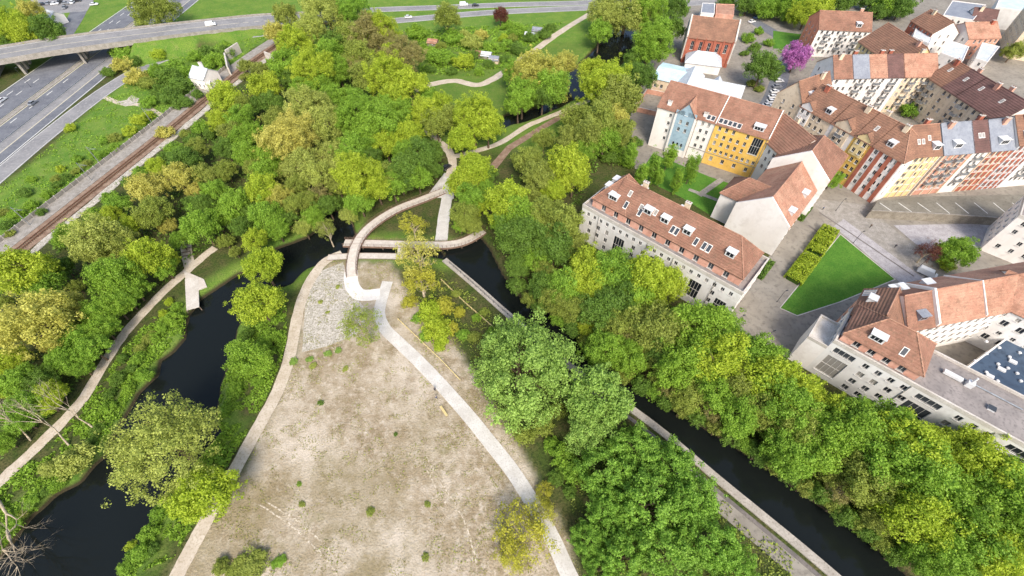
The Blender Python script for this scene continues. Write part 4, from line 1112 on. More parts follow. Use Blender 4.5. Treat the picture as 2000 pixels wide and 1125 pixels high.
# ---- terraced town houses ---------------------------------------------------------------
def storeys(z0, z1, w, h, sp, mg=.8, skip=0.06, step=3.05):
    out = []; z = z1-step+0.55
    while z > z0+0.6: out.append((z, w, h, sp, mg, 0.0, skip)); z -= step
    return out
def balcony(root, base, ang, u, z, w, dpt=1.2, mat='concrete_pale'):
    d = Vector((math.cos(ang), math.sin(ang))); out = Vector((d.y, -d.x))
    c = Vector((base[0], base[1]))+d*u+out*(dpt/2)
    mb = MB((c.x, c.y, z)); mb.box((c.x, c.y, z-.1), (w, dpt, .2), M[mat], ang)
    e = c+out*(dpt/2-.04)
    mb.box((e.x, e.y, z+.5), (w, .05, .95), M['steel'], ang)
    for s in (-1, 1):
        f = c+d*(s*(w/2-.03)); mb.box((f.x, f.y, z+.5), (.05, dpt, .95), M['steel'], ang)
    return mb.build('balcony', root)
def town_house(label, Fr, u0, u1, zr, ze, hw, fmat, roof, sp=2.4, z0=0.0, ends=('white_wall', 'white_wall'), dorm=(), sky=(), band=None, balc=None, hip0=0, hip1=0, group=None, gables=(), nrows=True):
    r0, r1 = Fr.p(u0, 0), Fr.p(u1, 0)
    root, F, rf = bar('town_house', label, r0, r1, zr, ze, hw, mats=(fmat, ends[1], 'cream_wall', ends[0]), roof=roof, z0=z0,
                      rows={'S': storeys(z0, ze, 1.1, 1.55, sp), 'W': storeys(z0, ze, 1.0, 1.4, 4.5, 2.0), 'E': storeys(z0, ze, 1.0, 1.4, 4.5, 2.0), 'N': storeys(z0, ze, 1.1, 1.5, 4.5, 1.5)},
                      hip0=hip0, hip1=hip1)
    for u, w in dorm: dormer(root, F, F.L*u, hw-1.5, -1, zr, ze, hw, w, 1.6)
    for u, v in sky: skylight(root, F, F.L*u, hw*v, -1, zr, ze, hw, .8, 1.1, 'curtain')
    cu = brng.uniform(.12, .4) if brng.random() < .5 else brng.uniform(.6, .88)
    chimney(root, F, F.L*cu, brng.choice((-1.2, 1.2)), zr-1.4, 2.5, brng.choice(('brick_wall', 'cream_wall', 'pink_wall')))
    for (u, w, m, rise) in gables:
        cross_gable(root, F, F.L*u, w, ze+rise, ze+rise-w*.38, hw, zr, ze, -1, m, roof, proud=.35, z0=ze-6.2, rows=[(ze-5.2, 1.1, 1.5, 2.3, .6), (ze-2.2, 1.1, 1.5, 2.3, .6)])
    if band:
        n = int(F.L/band[1])
        for i in range(n+1):
            p = F.p(min(F.L-.3, .3+i*band[1]), -hw-.1)
            mb = MB((p[0], p[1], z0)); mb.box((p[0], p[1], (z0+ze)/2-.2), (band[2], .24, ze-z0-.4), M[band[0]], F.ang); mb.build('pilaster', root)
        zz = ze-3.05
        while zz > z0+2:
            c = F.p(F.L/2, -hw-.04); mb = MB((c[0], c[1], zz)); mb.box((c[0], c[1], zz), (F.L-.7, .10, .2), M['white_paint'], F.ang); mb.build('string_course', root); zz -= 3.05
    if balc:
        for u in balc:
            zz = ze-3.1
            while zz > z0+2.5:
                balcony(root, F.p(0, -hw), F.ang, F.L*u, zz, 2.6); zz -= 3.05
    return root, F
# street of gabled houses facing the plaza
Ff = Frame(W(1625, 173, 24).xy, W(1767, 244, 24).xy)
hw = 7.2
town_house('white gabled town house with brown roof and stepped front dormers near the blossom street', Ff, -4.0, 9.5, 24, 17.6, hw, 'cream_wall', 'roof_brown', gables=((.22, 4.6, 'white_wall', 2.6),), dorm=((.75, 2.2),))
town_house('white town house with broad front gable between the salmon gable and yellow house', Ff, 9.6, 19.0, 24, 17.6, hw, 'white_wall', 'roof_brown', gables=((.5, 6.0, 'cream_wall', 3.4),), balc=(.5,))
town_house('bright yellow town house with column of grouped windows', Ff, 19.1, 26.0, 24, 17.6, hw, 'yellow_wall', 'roof_brown', sp=2.0, gables=((.5, 4.6, 'pale_yellow_wall', 2.4),), sky=((.5, .5),))
town_house('town house with red brick pilasters and white window bays', Ff, 26.1, 37.0, 24, 17.6, hw, 'white_wall', 'roof_brown', sp=1.8, band=('brick_wall', 3.2, 1.3), hip1=7, dorm=((.35, 2.2),))
# salmon gable house standing across the ridge
Fs = Frame(Ff.p(-9, -5), Ff.p(-9, 9))
town_house('salmon-gabled house with zinc strip on its brown roof', Fs, -2, 15, 24.5, 17.5, 6.0, 'cream_wall', 'roof_brown', ends=('cream_wall', 'salmon_wall'), dorm=((.3, 2.4), (.6, 2.4)))
# row facing the stone terrace
Fg = Frame(W(1772, 246, 24).xy, W(2000, 229, 24).xy)
hg = 8.0
town_house('pale yellow town house with brown roof at the street bend', Fg, 1.0, 11.6, 24, 17.6, hg, 'pale_yellow_wall', 'roof_brown', sp=2.1, sky=((.25, .55), (.4, .55), (.62, .45)), dorm=((.8, 2.4),), band=('cream_wall', 2.6, .5))
mbp = Fg.p(12.0, -hg-.5)
town_house('town house with zinc roof, brick fin wall and stacked balconies', Fg, 12.6, 23.6, 24, 17.6, hg, 'pink_wall', 'zinc', sp=2.2, dorm=((.42, 2.8),), balc=(.25, .62), band=('cream_wall', 3.6, .4))
town_house('narrow town house with dark red roof between the two zinc-roofed houses', Fg, 23.7, 29.6, 24, 17.6, hg, 'white_wall', 'roof_purple', sp=2.0, sky=((.4, .5), (.62, .5)), balc=(.5,))
town_house('town house with zinc roof, dark box dormer and brick facade', Fg, 29.7, 39.0, 24, 17.6, hg, 'brick_wall', 'zinc', sp=2.0, dorm=((.5, 3.2),), band=('cream_wall', 2.4, .45))
town_house('tall brick town house with white bay windows beside the dark box dormer', Fg, 39.1, 48.0, 25, 19.0, hg, 'brick_wall', 'roof_brown', sp=2.0, dorm=((.35, 2.4), (.7, 2.4)), band=('white_paint', 2.2, .5))
town_house('white town house with green glazed bays at the far terrace end', Fg, 48.1, 60.0, 24, 17.6, hg, 'white_wall', 'roof', sp=1.9, dorm=((.3, 2.4), (.7, 2.4)), balc=(.3, .7))
# row of red roofs above the leafy court
Fh = Frame(W(1628, 108, 22).xy, W(1832, 104, 22).xy)
hh = 7.5
for k, (u0, u1, rfm, fm, lab, kw) in enumerate((
        (0, 8.0, 'roof', 'white_wall', 'white court house with red roof at the blossom tree end of its row', {}),
        (8.1, 15.4, 'zinc', 'white_wall', 'white court house with pale zinc roof between red-roofed neighbours', {'balc': (.5,)}),
        (15.5, 23.0, 'roof_salmon', 'white_wall', 'white court house with salmon roof beside the zinc-roofed one', {'balc': (.5,)}),
        (23.1, 30.0, 'roof_purple', 'white_wall', 'white court house with dark purple-red roof in the row above the court', {'balc': (.4,)}),
        (30.1, 44.5, 'roof_salmon', 'cream_wall', 'wide cream court house with salmon roof at the corner of the court', {'balc': (.3, .7)}))):
    town_house(lab, Fh, u0, u1, 22, 16.2, hh, fm, rfm, sp=2.3, **kw)
# large brown roofs behind that row
town_house('large brown-roofed house with yellow front gable behind the court row', Frame(W(1735, 44, 23).xy, W(1812, 92, 23).xy), 0, 26, 23, 15.5, 9.5, 'pale_yellow_wall', 'roof_brown', sp=2.6, ends=('pale_yellow_wall', 'pale_yellow_wall'))
town_house('white house with long red roof and balconies beside the lime trees', Frame(W(1602, 20, 19).xy, W(1694, 24, 19).xy), 0, 25, 19, 13.5, 8.0, 'white_wall', 'roof', sp=2.6, dorm=((.75, 2.4),), balc=(.2, .5, .8), ends=('salmon_wall', 'cream_wall'))
# cream row running down to the terrace
Fi = Frame(W(1866, 116, 22).xy, W(2010, 200, 22).xy)
for u0, u1, rfm, lab in ((0, 8.5, 'roof_brown', 'cream house with brown roof at the court end of its row'), (8.6, 16.0, 'roof_purple', 'cream house with purple-brown roof in the middle of its row'),
                         (16.1, 24.0, 'roof_purple', 'cream house with skylights in dark roof beyond the leafy court'), (24.1, 36.0, 'roof_purple', 'cream house with dark roof at the terrace end of its row')):
    town_house(lab, Fi, u0, u1, 22, 15.6, 7.5, 'cream_wall', rfm, sp=2.6, balc=(.55,) if u0 != 8.6 else None, sky=((.4, .4),), dorm=())
# jumble of roofs in the corner
town_house('brown-roofed house with brick side beside the white flat roofs', Frame(W(1818, 18, 16).xy, W(1872, 48, 16).xy), 0, 17, 16, 11, 7, 'brick_wall', 'roof_brown', sp=2.8)
town_house('house with striped salmon roof beside the cream tower block', Frame(W(1886, 44, 15).xy, W(1946, 42, 15).xy), 0, 17, 15, 10.5, 7.5, 'pink_wall', 'roof_salmon', sp=2.8)
town_house('small house with dark brown roof behind the striped salmon roof', Frame(W(1905, 14, 14).xy, W(1940, 18, 14).xy), 0, 11, 14, 10, 5, 'white_wall', 'roof_purple', sp=2.8)
for px, z, rfm, lab in ((((1783, 72), (1815, 86), (1828, 60), (1792, 46)), 9, 'white_roof', 'flat white roofed annexe beside the brown-roofed house'),
                        (((1838, 104), (1880, 120), (1892, 92), (1855, 80)), 9, 'white_roof', 'flat white roofed annexe in the corner of the court'),
                        (((1906, 114), (1928, 122), (1952, 92), (1918, 84)), 9, 'white_roof', 'flat white roofed annexe below the cream tower block'),
                        (((1842, 30), (1900, 40), (1925, 10), (1860, 2)), 11, 'zinc', 'flat grey zinc roofed building behind the brown roofs')):
    box_building('annexe', lab, [tuple(W(x, y, z).xy) for x, y in px], 0, z, ('white_wall',), {i: storeys(0, z, 1.0, 1.4, 2.8) for i in range(4)}, roofm=rfm, parapet=.3, pmat='white_wall')
p = W(1958, 112, 0).xy
pts = [p, p+Vector((16, -9)), p+Vector((30, 14)), p+Vector((14, 23))]
box_building('tower_block', 'tall cream block with small windows at the edge of town', [tuple(q) for q in pts], 0, 21, ('cream_wall',), {i: storeys(0, 21, 1.0, 1.4, 3.2, 1.5) for i in range(4)}, parapet=.7, pmat='white_wall')
box_building('warehouse', 'warehouse with flat pale blue roof beyond the cream tower block', [tuple(W(x, y, 10).xy) for x, y in ((1945, 14), (2060, 30), (2080, -8), (1955, -10))], 0, 10, ('grey_wall',), roofm='blue_roof', parapet=.3, pmat='white_wall')
# white block above the corner trees
p = W(1913, 488, 0).xy
pts = [p, p+d0*22, p+d0*22+n0*14, p+n0*14]
mblk = box_building('apartment_block', 'white flat-roofed block with balconies beside the corner trees', [tuple(q) for q in pts], 0, 14.5, ('white_wall',), {i: storeys(0, 14.5, 1.1, 1.4, 3.4, 1.2) for i in range(4)}, parapet=.6)
for z in (4.4, 7.4, 10.4): balcony(mblk, pts[0], math.atan2(d0.y, d0.x), 13, z, 3.4); balcony(mblk, pts[0], math.atan2(d0.y, d0.x), 18, z, 3.0)

# ---- stone terrace with parking bays ----------------------------------------------------
TZ = 3.0
tp = [W(x, y, TZ).xy for x, y in ((1700, 413), (1840, 420), (1962, 428), (2200, 432), (2200, 384), (1990, 380), (1800, 384), (1715, 392))]
mb = MB((tp[0].x, tp[0].y, 0)); mb.prism([(p.x, p.y) for p in tp], 0, TZ, M['stone_wall'], top=M['terrace_top']); terr = mb.build('stone_terrace')
tag(terr, 'raised stone parking terrace with white bay lines below the brick row', 'terrace')
for i in range(4):
    a, b = tp[i], tp[(i+1) % 8]
    if i < 3:
        d = b-a; c = (a+b)/2; q = Vector((d.y, -d.x)).normalized()*0.05
        mb = MB((c.x, c.y, TZ)); mb.box((c.x+q.x, c.y+q.y, TZ+.3), (d.length, .4, .6), M['stone_wall'], math.atan2(d.y, d.x), top=M['concrete']); mb.build('terrace_parapet', terr)
for i in range(9):
    x = 1718+i*37
    a, b = W(x, 396, TZ), W(x+26, 414 if x < 1820 else 417, TZ)
    mb = MB((a.x, a.y, TZ)); d = (b-a).xy; c = (a+b)/2
    mb.box((c.x, c.y, TZ+.012), (d.length, .28, .01), M['paint'], math.atan2(d.y, d.x)); mb.build('bay_line', terr)
sheet('forecourt_paving', [(1745, 440), (1955, 436), (1930, 480), (1840, 500), (1790, 478)], 0.06, M['lavender'], 'pale lavender stone paving below the parking terrace', 'pavement')
sheet('plaza_strip', [(1628, 442), (1648, 428), (1805, 545), (1770, 562)], 0.06, M['lavender'], 'pale paved strip along the lawn edge', 'pavement')
sheet('plaza_road', [(1575, 408), (1605, 390), (1690, 400), (1830, 520), (1800, 545), (1690, 462)], 0.05, M['concrete'], 'pale paved road crossing the top of the plaza', 'road')
sheet('plaza_walk', [(1425, 620), (1590, 402), (1628, 440), (1520, 600), (1480, 640)], 0.055, M['plaza'], 'broad brown-grey paved walk beside the triangular lawn', 'pavement')
strip('plaza_band', [W(1600, 415).xy, W(1660, 455).xy, W(1785, 540).xy], .5, 0.075, M['plaza_dark'], label='dark paving band across the plaza', cat='paving band', thick=.05)
strip('plaza_band', [W(1578, 440).xy, W(1610, 462).xy], .8, 0.075, M['plaza_dark'], label='short dark paving band at the top of the brown-grey walk', cat='paving band', thick=.05)
kl = LAWN+[LAWN[0]]
for i in range(5):
    strip('lawn_kerb', [Vector(kl[i]), Vector(kl[i+1])], .25, 0.14, M['concrete_pale'], label='pale stone kerb round the triangular lawn', cat='kerb', thick=.2)
# planting beds and court lawn by the blocks
sheet('triangular_lawn', None, 0.10, M['ground'], 'triangular mown lawn beside the paved walk', 'lawn', world_pts=[Vector(p) for p in LAWN])
sheet('court_lawn', [(1245, 345), (1275, 300), (1385, 345), (1460, 370), (1395, 425), (1330, 385)], 0.05, M['ground'], 'green courtyard lawn between the yellow facade and hipped block', 'lawn')
strip('court_path', [W(1365, 382).xy, W(1410, 350).xy], 2.2, 0.09, M['concrete'], label='grey path across the courtyard lawn to the yellow house', cat='path', thick=.1)
strip('court_path', [W(1345, 370).xy, W(1425, 400).xy], 1.6, 0.095, M['concrete'], label='grey path along the edge of the courtyard lawn', cat='path', thick=.1)
sheet('court_lawn', [(1510, 60), (1570, 68), (1560, 95), (1510, 95)], 0.06, M['ground'], 'small green lawn beside the white balcony house', 'lawn')
strip('town_street', pxline([(1480, 240), (1510, 190), (1530, 130), (1545, 90), (1470, 40)]), 8, .05, M['asphalt'], label='dark street between the red block and the gabled houses', cat='street')
for o in bpy.data.objects:
    if o.name.startswith(('court_lawn', 'triangular_lawn')):
        me = o.data; at = me.color_attributes.new('zone', 'FLOAT_COLOR', 'POINT')
        for q in at.data: q.color = (0, 1, 1, 1)

# ---- footbridge, boardwalk, jetty -------------------------------------------------------
def rail_line(root, pts, h=1.1, step=2.0, name='railing', mat='corten', r=.04):
    """pts are 3D"""
    mb = MB(pts[0])
    for i in range(len(pts)-1):
        a, b = Vector(pts[i]), Vector(pts[i+1])
        for k in (1.0, .55): mb.tube(a+Vector((0, 0, h*k)), b+Vector((0, 0, h*k)), r, r, M[mat], 4)
        n = max(1, round((b-a).length/step))
        for j in range(n):
            p = a.lerp(b, j/n); mb.tube(p, p+Vector((0, 0, h)), r*1.2, r*1.2, M[mat], 4)
    return mb.build(name, root)
def decked(name, label, px, zs, width, cat, mat='deck', beam='corten', piles=True, rails=(1, -1), thick=.35, rail_mat='corten'):
    P3_ = smooth_line([tuple(W(p[0], p[1], z)) for p, z in zip(px, zs)], 5)
    line = [p.xy for p in P3_]; zz = [p.z for p in P3_]
    root = empty(name, (line[0].x, line[0].y, 0), label, cat)
    strip('deck', line, width, 0, M[mat], parent=root, zs=zz, thick=.16)
    for s in (1, -1):
        e = offset_line(line, s*(width/2+.09)); strip('side_beam', e, .16, 0, M[beam], parent=root, zs=[z+.08 for z in zz], thick=thick+.3)
    for s in rails:
        e = offset_line(line, s*(width/2-.05)); rail_line(root, [(p.x, p.y, z) for p, z in zip(e, zz)], mat=rail_mat)
    if piles:
        acc = 0
        for i in range(1, len(line)-1):
            acc += (line[i]-line[i-1]).length
            if acc > 4.5:
                acc = 0
                for s in (-1, 1):
                    q = offset_line(line, s*width*.35)[i]
                    mb = MB((q.x, q.y, -3)); mb.tube((q.x, q.y, -3), (q.x, q.y, zz[i]-.16), .16, .16, M['timber'], 7); mb.build('pile', root)
    return root, line, zz
fb, _, _ = decked('footbridge', 'curved rusty-sided footbridge with pale deck swinging over the river neck', [(687, 540), (687, 512), (697, 475), (722, 443), (770, 411), (825, 389), (868, 372)], [.2, .7, 1.2, 1.4, 1.2, .7, .15], 3.1, 'footbridge', mat='deck')
bw, _, _ = decked('boardwalk', 'straight timber boardwalk passing under the curved footbridge', [(672, 474), (720, 475), (790, 477), (840, 478), (880, 477), (912, 469), (944, 450)], [.35]*7, 3.0, 'boardwalk', mat='deck')
lw_, _, _ = decked('lower_boardwalk', 'low pale boardwalk along the island tip below the straight boardwalk', [(640, 503), (690, 500), (740, 500), (788, 501)], [.12]*4, 2.4, 'boardwalk', mat='deck', beam='timber', piles=False, rails=(), thick=.2)
mb = MB(W(788, 490)); a, b = W(786, 474), W(782, 503); d = (b-a).xy; c = (a+b)/2
mb.box((c.x, c.y, .18), (d.length, 2.4, .3), M['deck'], math.atan2(d.y, d.x)); tag(mb.build('deck_link'), 'short pale deck joining the two boardwalks', 'deck')
jt = empty('jetty', W(375, 570), 'small grey timber jetty reaching into the river', 'jetty')
J = [W(x, y, .25) for x, y in ((361, 545), (387, 541), (389, 599), (364, 606))]
mb = MB(J[0]); mb.prism([(p.x, p.y) for p in J], .05, .25, M['concrete_pale']); mb.build('deck', jt)
J2 = [W(x, y, .25) for x, y in ((358, 528), (398, 545), (404, 560), (388, 566), (362, 545))]
mb = MB(J2[0]); mb.prism([(p.x, p.y) for p in J2], .0, .22, M['deck']); mb.build('platform', jt)
for p in J[2:]+[J[0].lerp(J[3], .5), J[1].lerp(J[2], .5)]:
    mb = MB((p.x, p.y, -3)); mb.tube((p.x, p.y, -3), (p.x, p.y, .2), .14, .14, M['timber'], 7); mb.build('pile', jt)
mb = MB(J[0]); p = W(366, 492); 
for k in range(4):
    q = W(364, 500-k*7); mb.box((q.x, q.y, .1+.1*k), (2.6, .5, .2), M['timber'], .2)
tag(mb.build('timber_steps'), 'short flight of grey timber steps off the riverside path', 'steps')
# dark gangway beam and pale mooring beside the quay
mb = MB(W(1010, 618)); a, b = W(905, 536), W(958, 583); d = (b-a).xy; c = (a+b)/2
rail_line(None, [tuple(W(x, y, .35)) for x, y in ((878, 515), (930, 561), (1000, 623), (1110, 715))], h=1.0, name='quay_railing', mat='dark_metal')
qr = bpy.data.objects['quay_railing']; tag(qr, 'dark metal railing along the canal quay', 'railing')
f1 = empty('field_fence', W(870, 565), 'low pale timber fence beside the quay', 'fence')
rail_line(f1, [tuple(W(x, y, .0)) for x, y in ((862, 548), (905, 590), (945, 625), (985, 660))], h=.9, name='fence_rails', mat='yellow_wood', r=.06)
f2 = empty('field_fence', W(785, 640), 'low pale timber fence between the field and the willow', 'fence')
rail_line(f2, [tuple(W(x, y, .0)) for x, y in ((778, 625), (820, 665), (862, 705), (900, 745))], h=.9, name='fence_rails', mat='yellow_wood', r=.06)

# ---- bench, lamps, small houses ---------------------------------------------------------
p = W(867, 804); bn = empty('bench', p, 'long pale wooden bench beside the concrete path on the field', 'bench'); an_ = math.atan2(-.8, .6)
for k in range(3):
    q = Vector((-math.sin(an_), math.cos(an_)))*(k-1)*.2; mb = MB((p.x, p.y, 0)); mb.box((p.x+q.x, p.y+q.y, .46), (3.2, .17, .06), M['yellow_wood'], an_); mb.build('seat_slat', bn)
for k in (-1.2, 1.2):
    mb = MB((p.x, p.y, 0)); mb.box((p.x+math.cos(an_)*k, p.y+math.sin(an_)*k, .22), (.1, .5, .44), M['dark_metal'], an_); mb.build('leg', bn)
def street_lamp(px, label, group=None, h=5.0):
    p = W(*px); r = empty('street_lamp', p, label, 'lamp', group)
    mb = MB(p); mb.tube(p, p+Vector((0, 0, .5)), .13, .1, M['dark_metal'], 8); mb.tube(p+Vector((0, 0, .5)), p+Vector((0, 0, h)), .07, .05, M['dark_metal'], 8); mb.build('post', r)
    mb = MB(p); mb.tube(p+Vector((0, 0, h)), p+Vector((.5, .2, h+.15)), .05, .05, M['dark_metal'], 6); mb.build('arm', r)
    mb = MB(p); mb.box((p.x+.75, p.y+.3, h+.15), (.7, .3, .14), M['dark_metal'], .38); mb.build('lamp_head', r)
for px in ((1435, 638), (1666, 475), (1792, 524), (1492, 668), (1632, 412), (1517, 590)):
    street_lamp(px, 'slim dark street lamp standing on the plaza', 'plaza street lamps')
for px in ((60, 170), (330, 70)): street_lamp(px, 'tall road lamp beside the flyover', 'flyover road lamps', 9.0)
def small_house(label, px0, px1, z, hw, ze, wallm, roofm, name='small_house'):
    return bar(name, label, W(px0[0], px0[1], z).xy, W(px1[0], px1[1], z).xy, z, ze, hw, mats=(wallm,)*4, roof=roofm, rows={'S': [(1.2, 1.1, 1.3, 2.6, .8)], 'W': [(1.2, 1.1, 1.3, 3, .8)]})
small_house('small white house with pale roof beyond the flyover', (84, 18), (104, 22), 7, 4.0, 4.5, 'white_wall', 'white_roof')
wh, Fw, _ = small_house('white plastered lodge among bushes between slip road and railway', (376, 128), (404, 134), 8.5, 4.5, 5.5, 'white_wall', 'white_roof')
chimney(wh, Fw, 3, 2, 6.5, 3.0, 'white_wall')
box_building('lodge_annexe', 'low white annexe beside the plastered lodge', [tuple(W(x, y, 3).xy) for x, y in ((382, 160), (410, 164), (416, 148), (392, 142))], 0, 3.2, ('white_wall',), {0: [(1, 1, 1.2, 2, .6)]}, roofm='white_roof', parapet=.3, pmat='white_wall')
ru = empty('concrete_ruin', W(470, 140), 'grey roofless concrete building shell at the wood edge', 'ruin')
for k, (q0, q1, hgt) in enumerate((((446, 120), (452, 148), 4.5), ((448, 118), (472, 102), 5.0), ((520, 112), (545, 122), 3.0))):
    a, b = W(*q0), W(*q1); d = (b-a).xy; c = (a+b)/2; mb = MB((c.x, c.y, 0)); mb.box((c.x, c.y, hgt/2), (d.length-.3, .7, hgt), M['concrete_pale'], math.atan2(d.y, d.x)); mb.build('shell_wall', ru)
sheet('white_hardstanding', [(226, 200), (245, 208), (268, 202), (272, 192), (256, 186), (248, 195)], .07, M['gravel_white'], 'white gravel hardstanding beside the slip road', 'gravel')
strip('track', pxline([(205, 190), (240, 203), (275, 205), (310, 222), (335, 228)]), 2.4, .055, M['path_sand'], label='thin dirt track from slip road to the railway', cat='track', jitter=.2, thick=.2)
srng = random.Random(5)
for k, (x, y, rm, lab) in enumerate(((845, 75, 'roof_salmon', 'allotment shed with pinkish roof near the olive tree'), (868, 108, 'zinc', 'allotment shed with grey roof among the bean rows'), (950, 100, 'white_roof', 'allotment shed with white roof beside grey shelter'), (965, 108, 'zinc', 'grey-roofed allotment shelter beside the white shed'),
                                     (1050, 52, 'zinc', 'grey-roofed shed at the parkway end of the allotments'), (1035, 62, 'white_roof', 'white-roofed shed at the parkway end of the allotments'), (930, 98, 'roof_brown', 'brown-roofed allotment shed between two bushes'))):
    p = W(x, y, 3)
    small_house(lab, (x-9, y), (x+9, y+2), 3.2, 2.0, 2.2, 'cream_wall' if k % 2 else 'stone_wall', rm, 'garden_shed')

# ---- vehicles ---------------------------------------------------------------------------
def make_car(paint, van=False):
    """returns meshes by part; x forward, wheels on z=0"""
    L, Wd = (5.2, 1.95) if van else (4.4, 1.8)
    if van: prof = [(-2.6, .35), (-2.6, 1.5), (-2.45, 2.1), (1.2, 2.15), (1.75, 1.35), (2.5, 1.1), (2.6, .75), (2.58, .35)]
    else: prof = [(-2.2, .35), (-2.2, .85), (-2.05, 1.0), (-1.35, 1.08), (-.95, 1.1), (.75, 1.02), (1.9, .82), (2.2, .62), (2.2, .35)]
    body = MB()
    def loft(mb, pr, w, mat, tap=.0):
        A = [(x, -w/2+tap*max(0, z-1), z) for x, z in pr]; B = [(x, w/2-tap*max(0, z-1), z) for x, z in pr]
        mb.poly(A, mat); mb.poly(B[::-1], mat)
        for i in range(len(pr)):
            j = (i+1) % len(pr); mb.poly([A[j], A[i], B[i], B[j]], mat)
    loft(body, prof[::-1], Wd, M[paint], .1)
    parts = {'body': body.mesh('car_body')}
    if not van:
        cab = MB(); loft(cab, [(-1.75, 1.02), (.85, 1.0), (.25, 1.46), (-1.2, 1.5)][::1], Wd-.18, M['glass'], .25); 
        parts['cabin_glass'] = cab.mesh('cabin_glass')
        rf_ = MB(); rf_.box((-.48, 0, 1.5), (1.5, Wd-.42, .06), M[paint]); parts['roof_panel'] = rf_.mesh('roof_panel')
    else:
        cab = MB(); cab.poly([(1.24, -.8, 2.1), (1.76, -.85, 1.4), (1.76, .85, 1.4), (1.24, .8, 2.1)], M['glass']); 
        cab.v = [(x+.03, y, z+.02) for x, y, z in cab.v]
        parts['windscreen'] = cab.mesh('windscreen')
    wl_ = MB()
    for k in range(12):
        pass
    wl_.tube((0, -.11, 0), (0, .11, 0), .32, .32, M['tyre'], 12); wl_.tube((0, .112, 0), (0, .12, 0), .2, .2, M['steel'], 10); wl_.tube((0, -.112, 0), (0, -.12, 0), .2, .2, M['steel'], 10)
    parts['_wheel'] = wl_.mesh('wheel')
    hl = MB(); hl.box((0, 0, 0), (.08, .36, .16), M['lamp']); parts['_light'] = hl.mesh('headlight')
    return parts, L, Wd
cars = {}
def place_car(paint, px, heading, label, group=None, z=0.07, van=False, loc=None, name=None):
    k = (paint, van)
    if k not in cars: cars[k] = make_car(paint, van)
    parts, L, Wd = cars[k]
    p = loc if loc is not None else W(px[0], px[1], z)
    r = empty(name or ('van' if van else 'car'), p, label, 'van' if van else 'car', group)
    r.rotation_euler = (0, 0, heading)
    for n, me in parts.items():
        if n[0] != '_': link(n, me, r)
    for x in (-L*.31, L*.31):
        for y in (-Wd/2+.1, Wd/2-.1): link('wheel', parts['_wheel'], r, (x, y, .32))
    for y in (-.6, .6): link('headlight', parts['_light'], r, (L/2-.02, y, .66))
    return r
def deck_z(p): 
    d_, z_ = seg_dist(np.array([p[0]]), np.array([p[1]]), [(q.x, q.y) for q in DECKW], False, [q.z for q in DECKW]); return float(z_[0])
pz = W(413, 50, 4.3); pz.z = deck_z(pz)+.03
place_car('car_white', None, .35, 'white van driving along the flyover approach', van=True, loc=pz)
place_car('car_white', (798, 35), .12, 'white car on the near parkway carriageway')
place_car('car_white', (906, 11), .1, 'white van on the far parkway carriageway ahead of the dark car', van=True)
place_car('car_black', (929, 12), .1, 'dark car on the far parkway carriageway behind the white van')
place_car('car_white', (6, 197), math.pi/2, 'white car driving on the motorway')
place_car('car_grey', (66, 203), math.pi/2, 'grey car driving on the motorway near the reservation')
place_car('car_black', (872, 329), .9, 'dark car parked at the gravel forecourt beside the wood')
place_car('car_white', (1808, 536), -.75, 'white van parked by the corner trees', van=True)
for i, (x, y, c) in enumerate(((1506, 200, 'car_white'), (1509, 191, 'car_white'), (1513, 181, 'car_white'), (1517, 171, 'car_grey'), (1521, 160, 'car_white'), (1498, 208, 'car_white'))):
    place_car(c, (x, y), 0.1, 'grey car parked in the street row beside the red block' if c == 'car_grey' else 'white car parked in the street row beside the red block', 'cars parked beside the red block')
place_car('car_blue', (1478, 36), .4, 'blue car parked near the pink flat roof')
place_car('car_white', (1468, 44), .4, 'white car parked near the pink flat roof')
for i, (x, y) in enumerate(((85, 10), (96, 8), (108, 9), (118, 5), (130, 8), (143, 6), (152, 3), (128, 16), (185, 10))):
    c = ('car_black', 'car_grey', 'car_white')[i % 3]
    place_car(c, (x, y), (.3, 1.8)[i % 2], {'car_black': 'black', 'car_grey': 'grey', 'car_white': 'white'}[c]+' car in the car park beyond the flyover', 'cars in the car park')
for i, (x, y) in enumerate(((1845, 118), (1892, 100), (1878, 108))):
    place_car(('car_black', 'car_grey', 'car_blue')[i], (x, y), .9, ('black', 'grey', 'blue')[i]+' car parked in the court between white annexes')

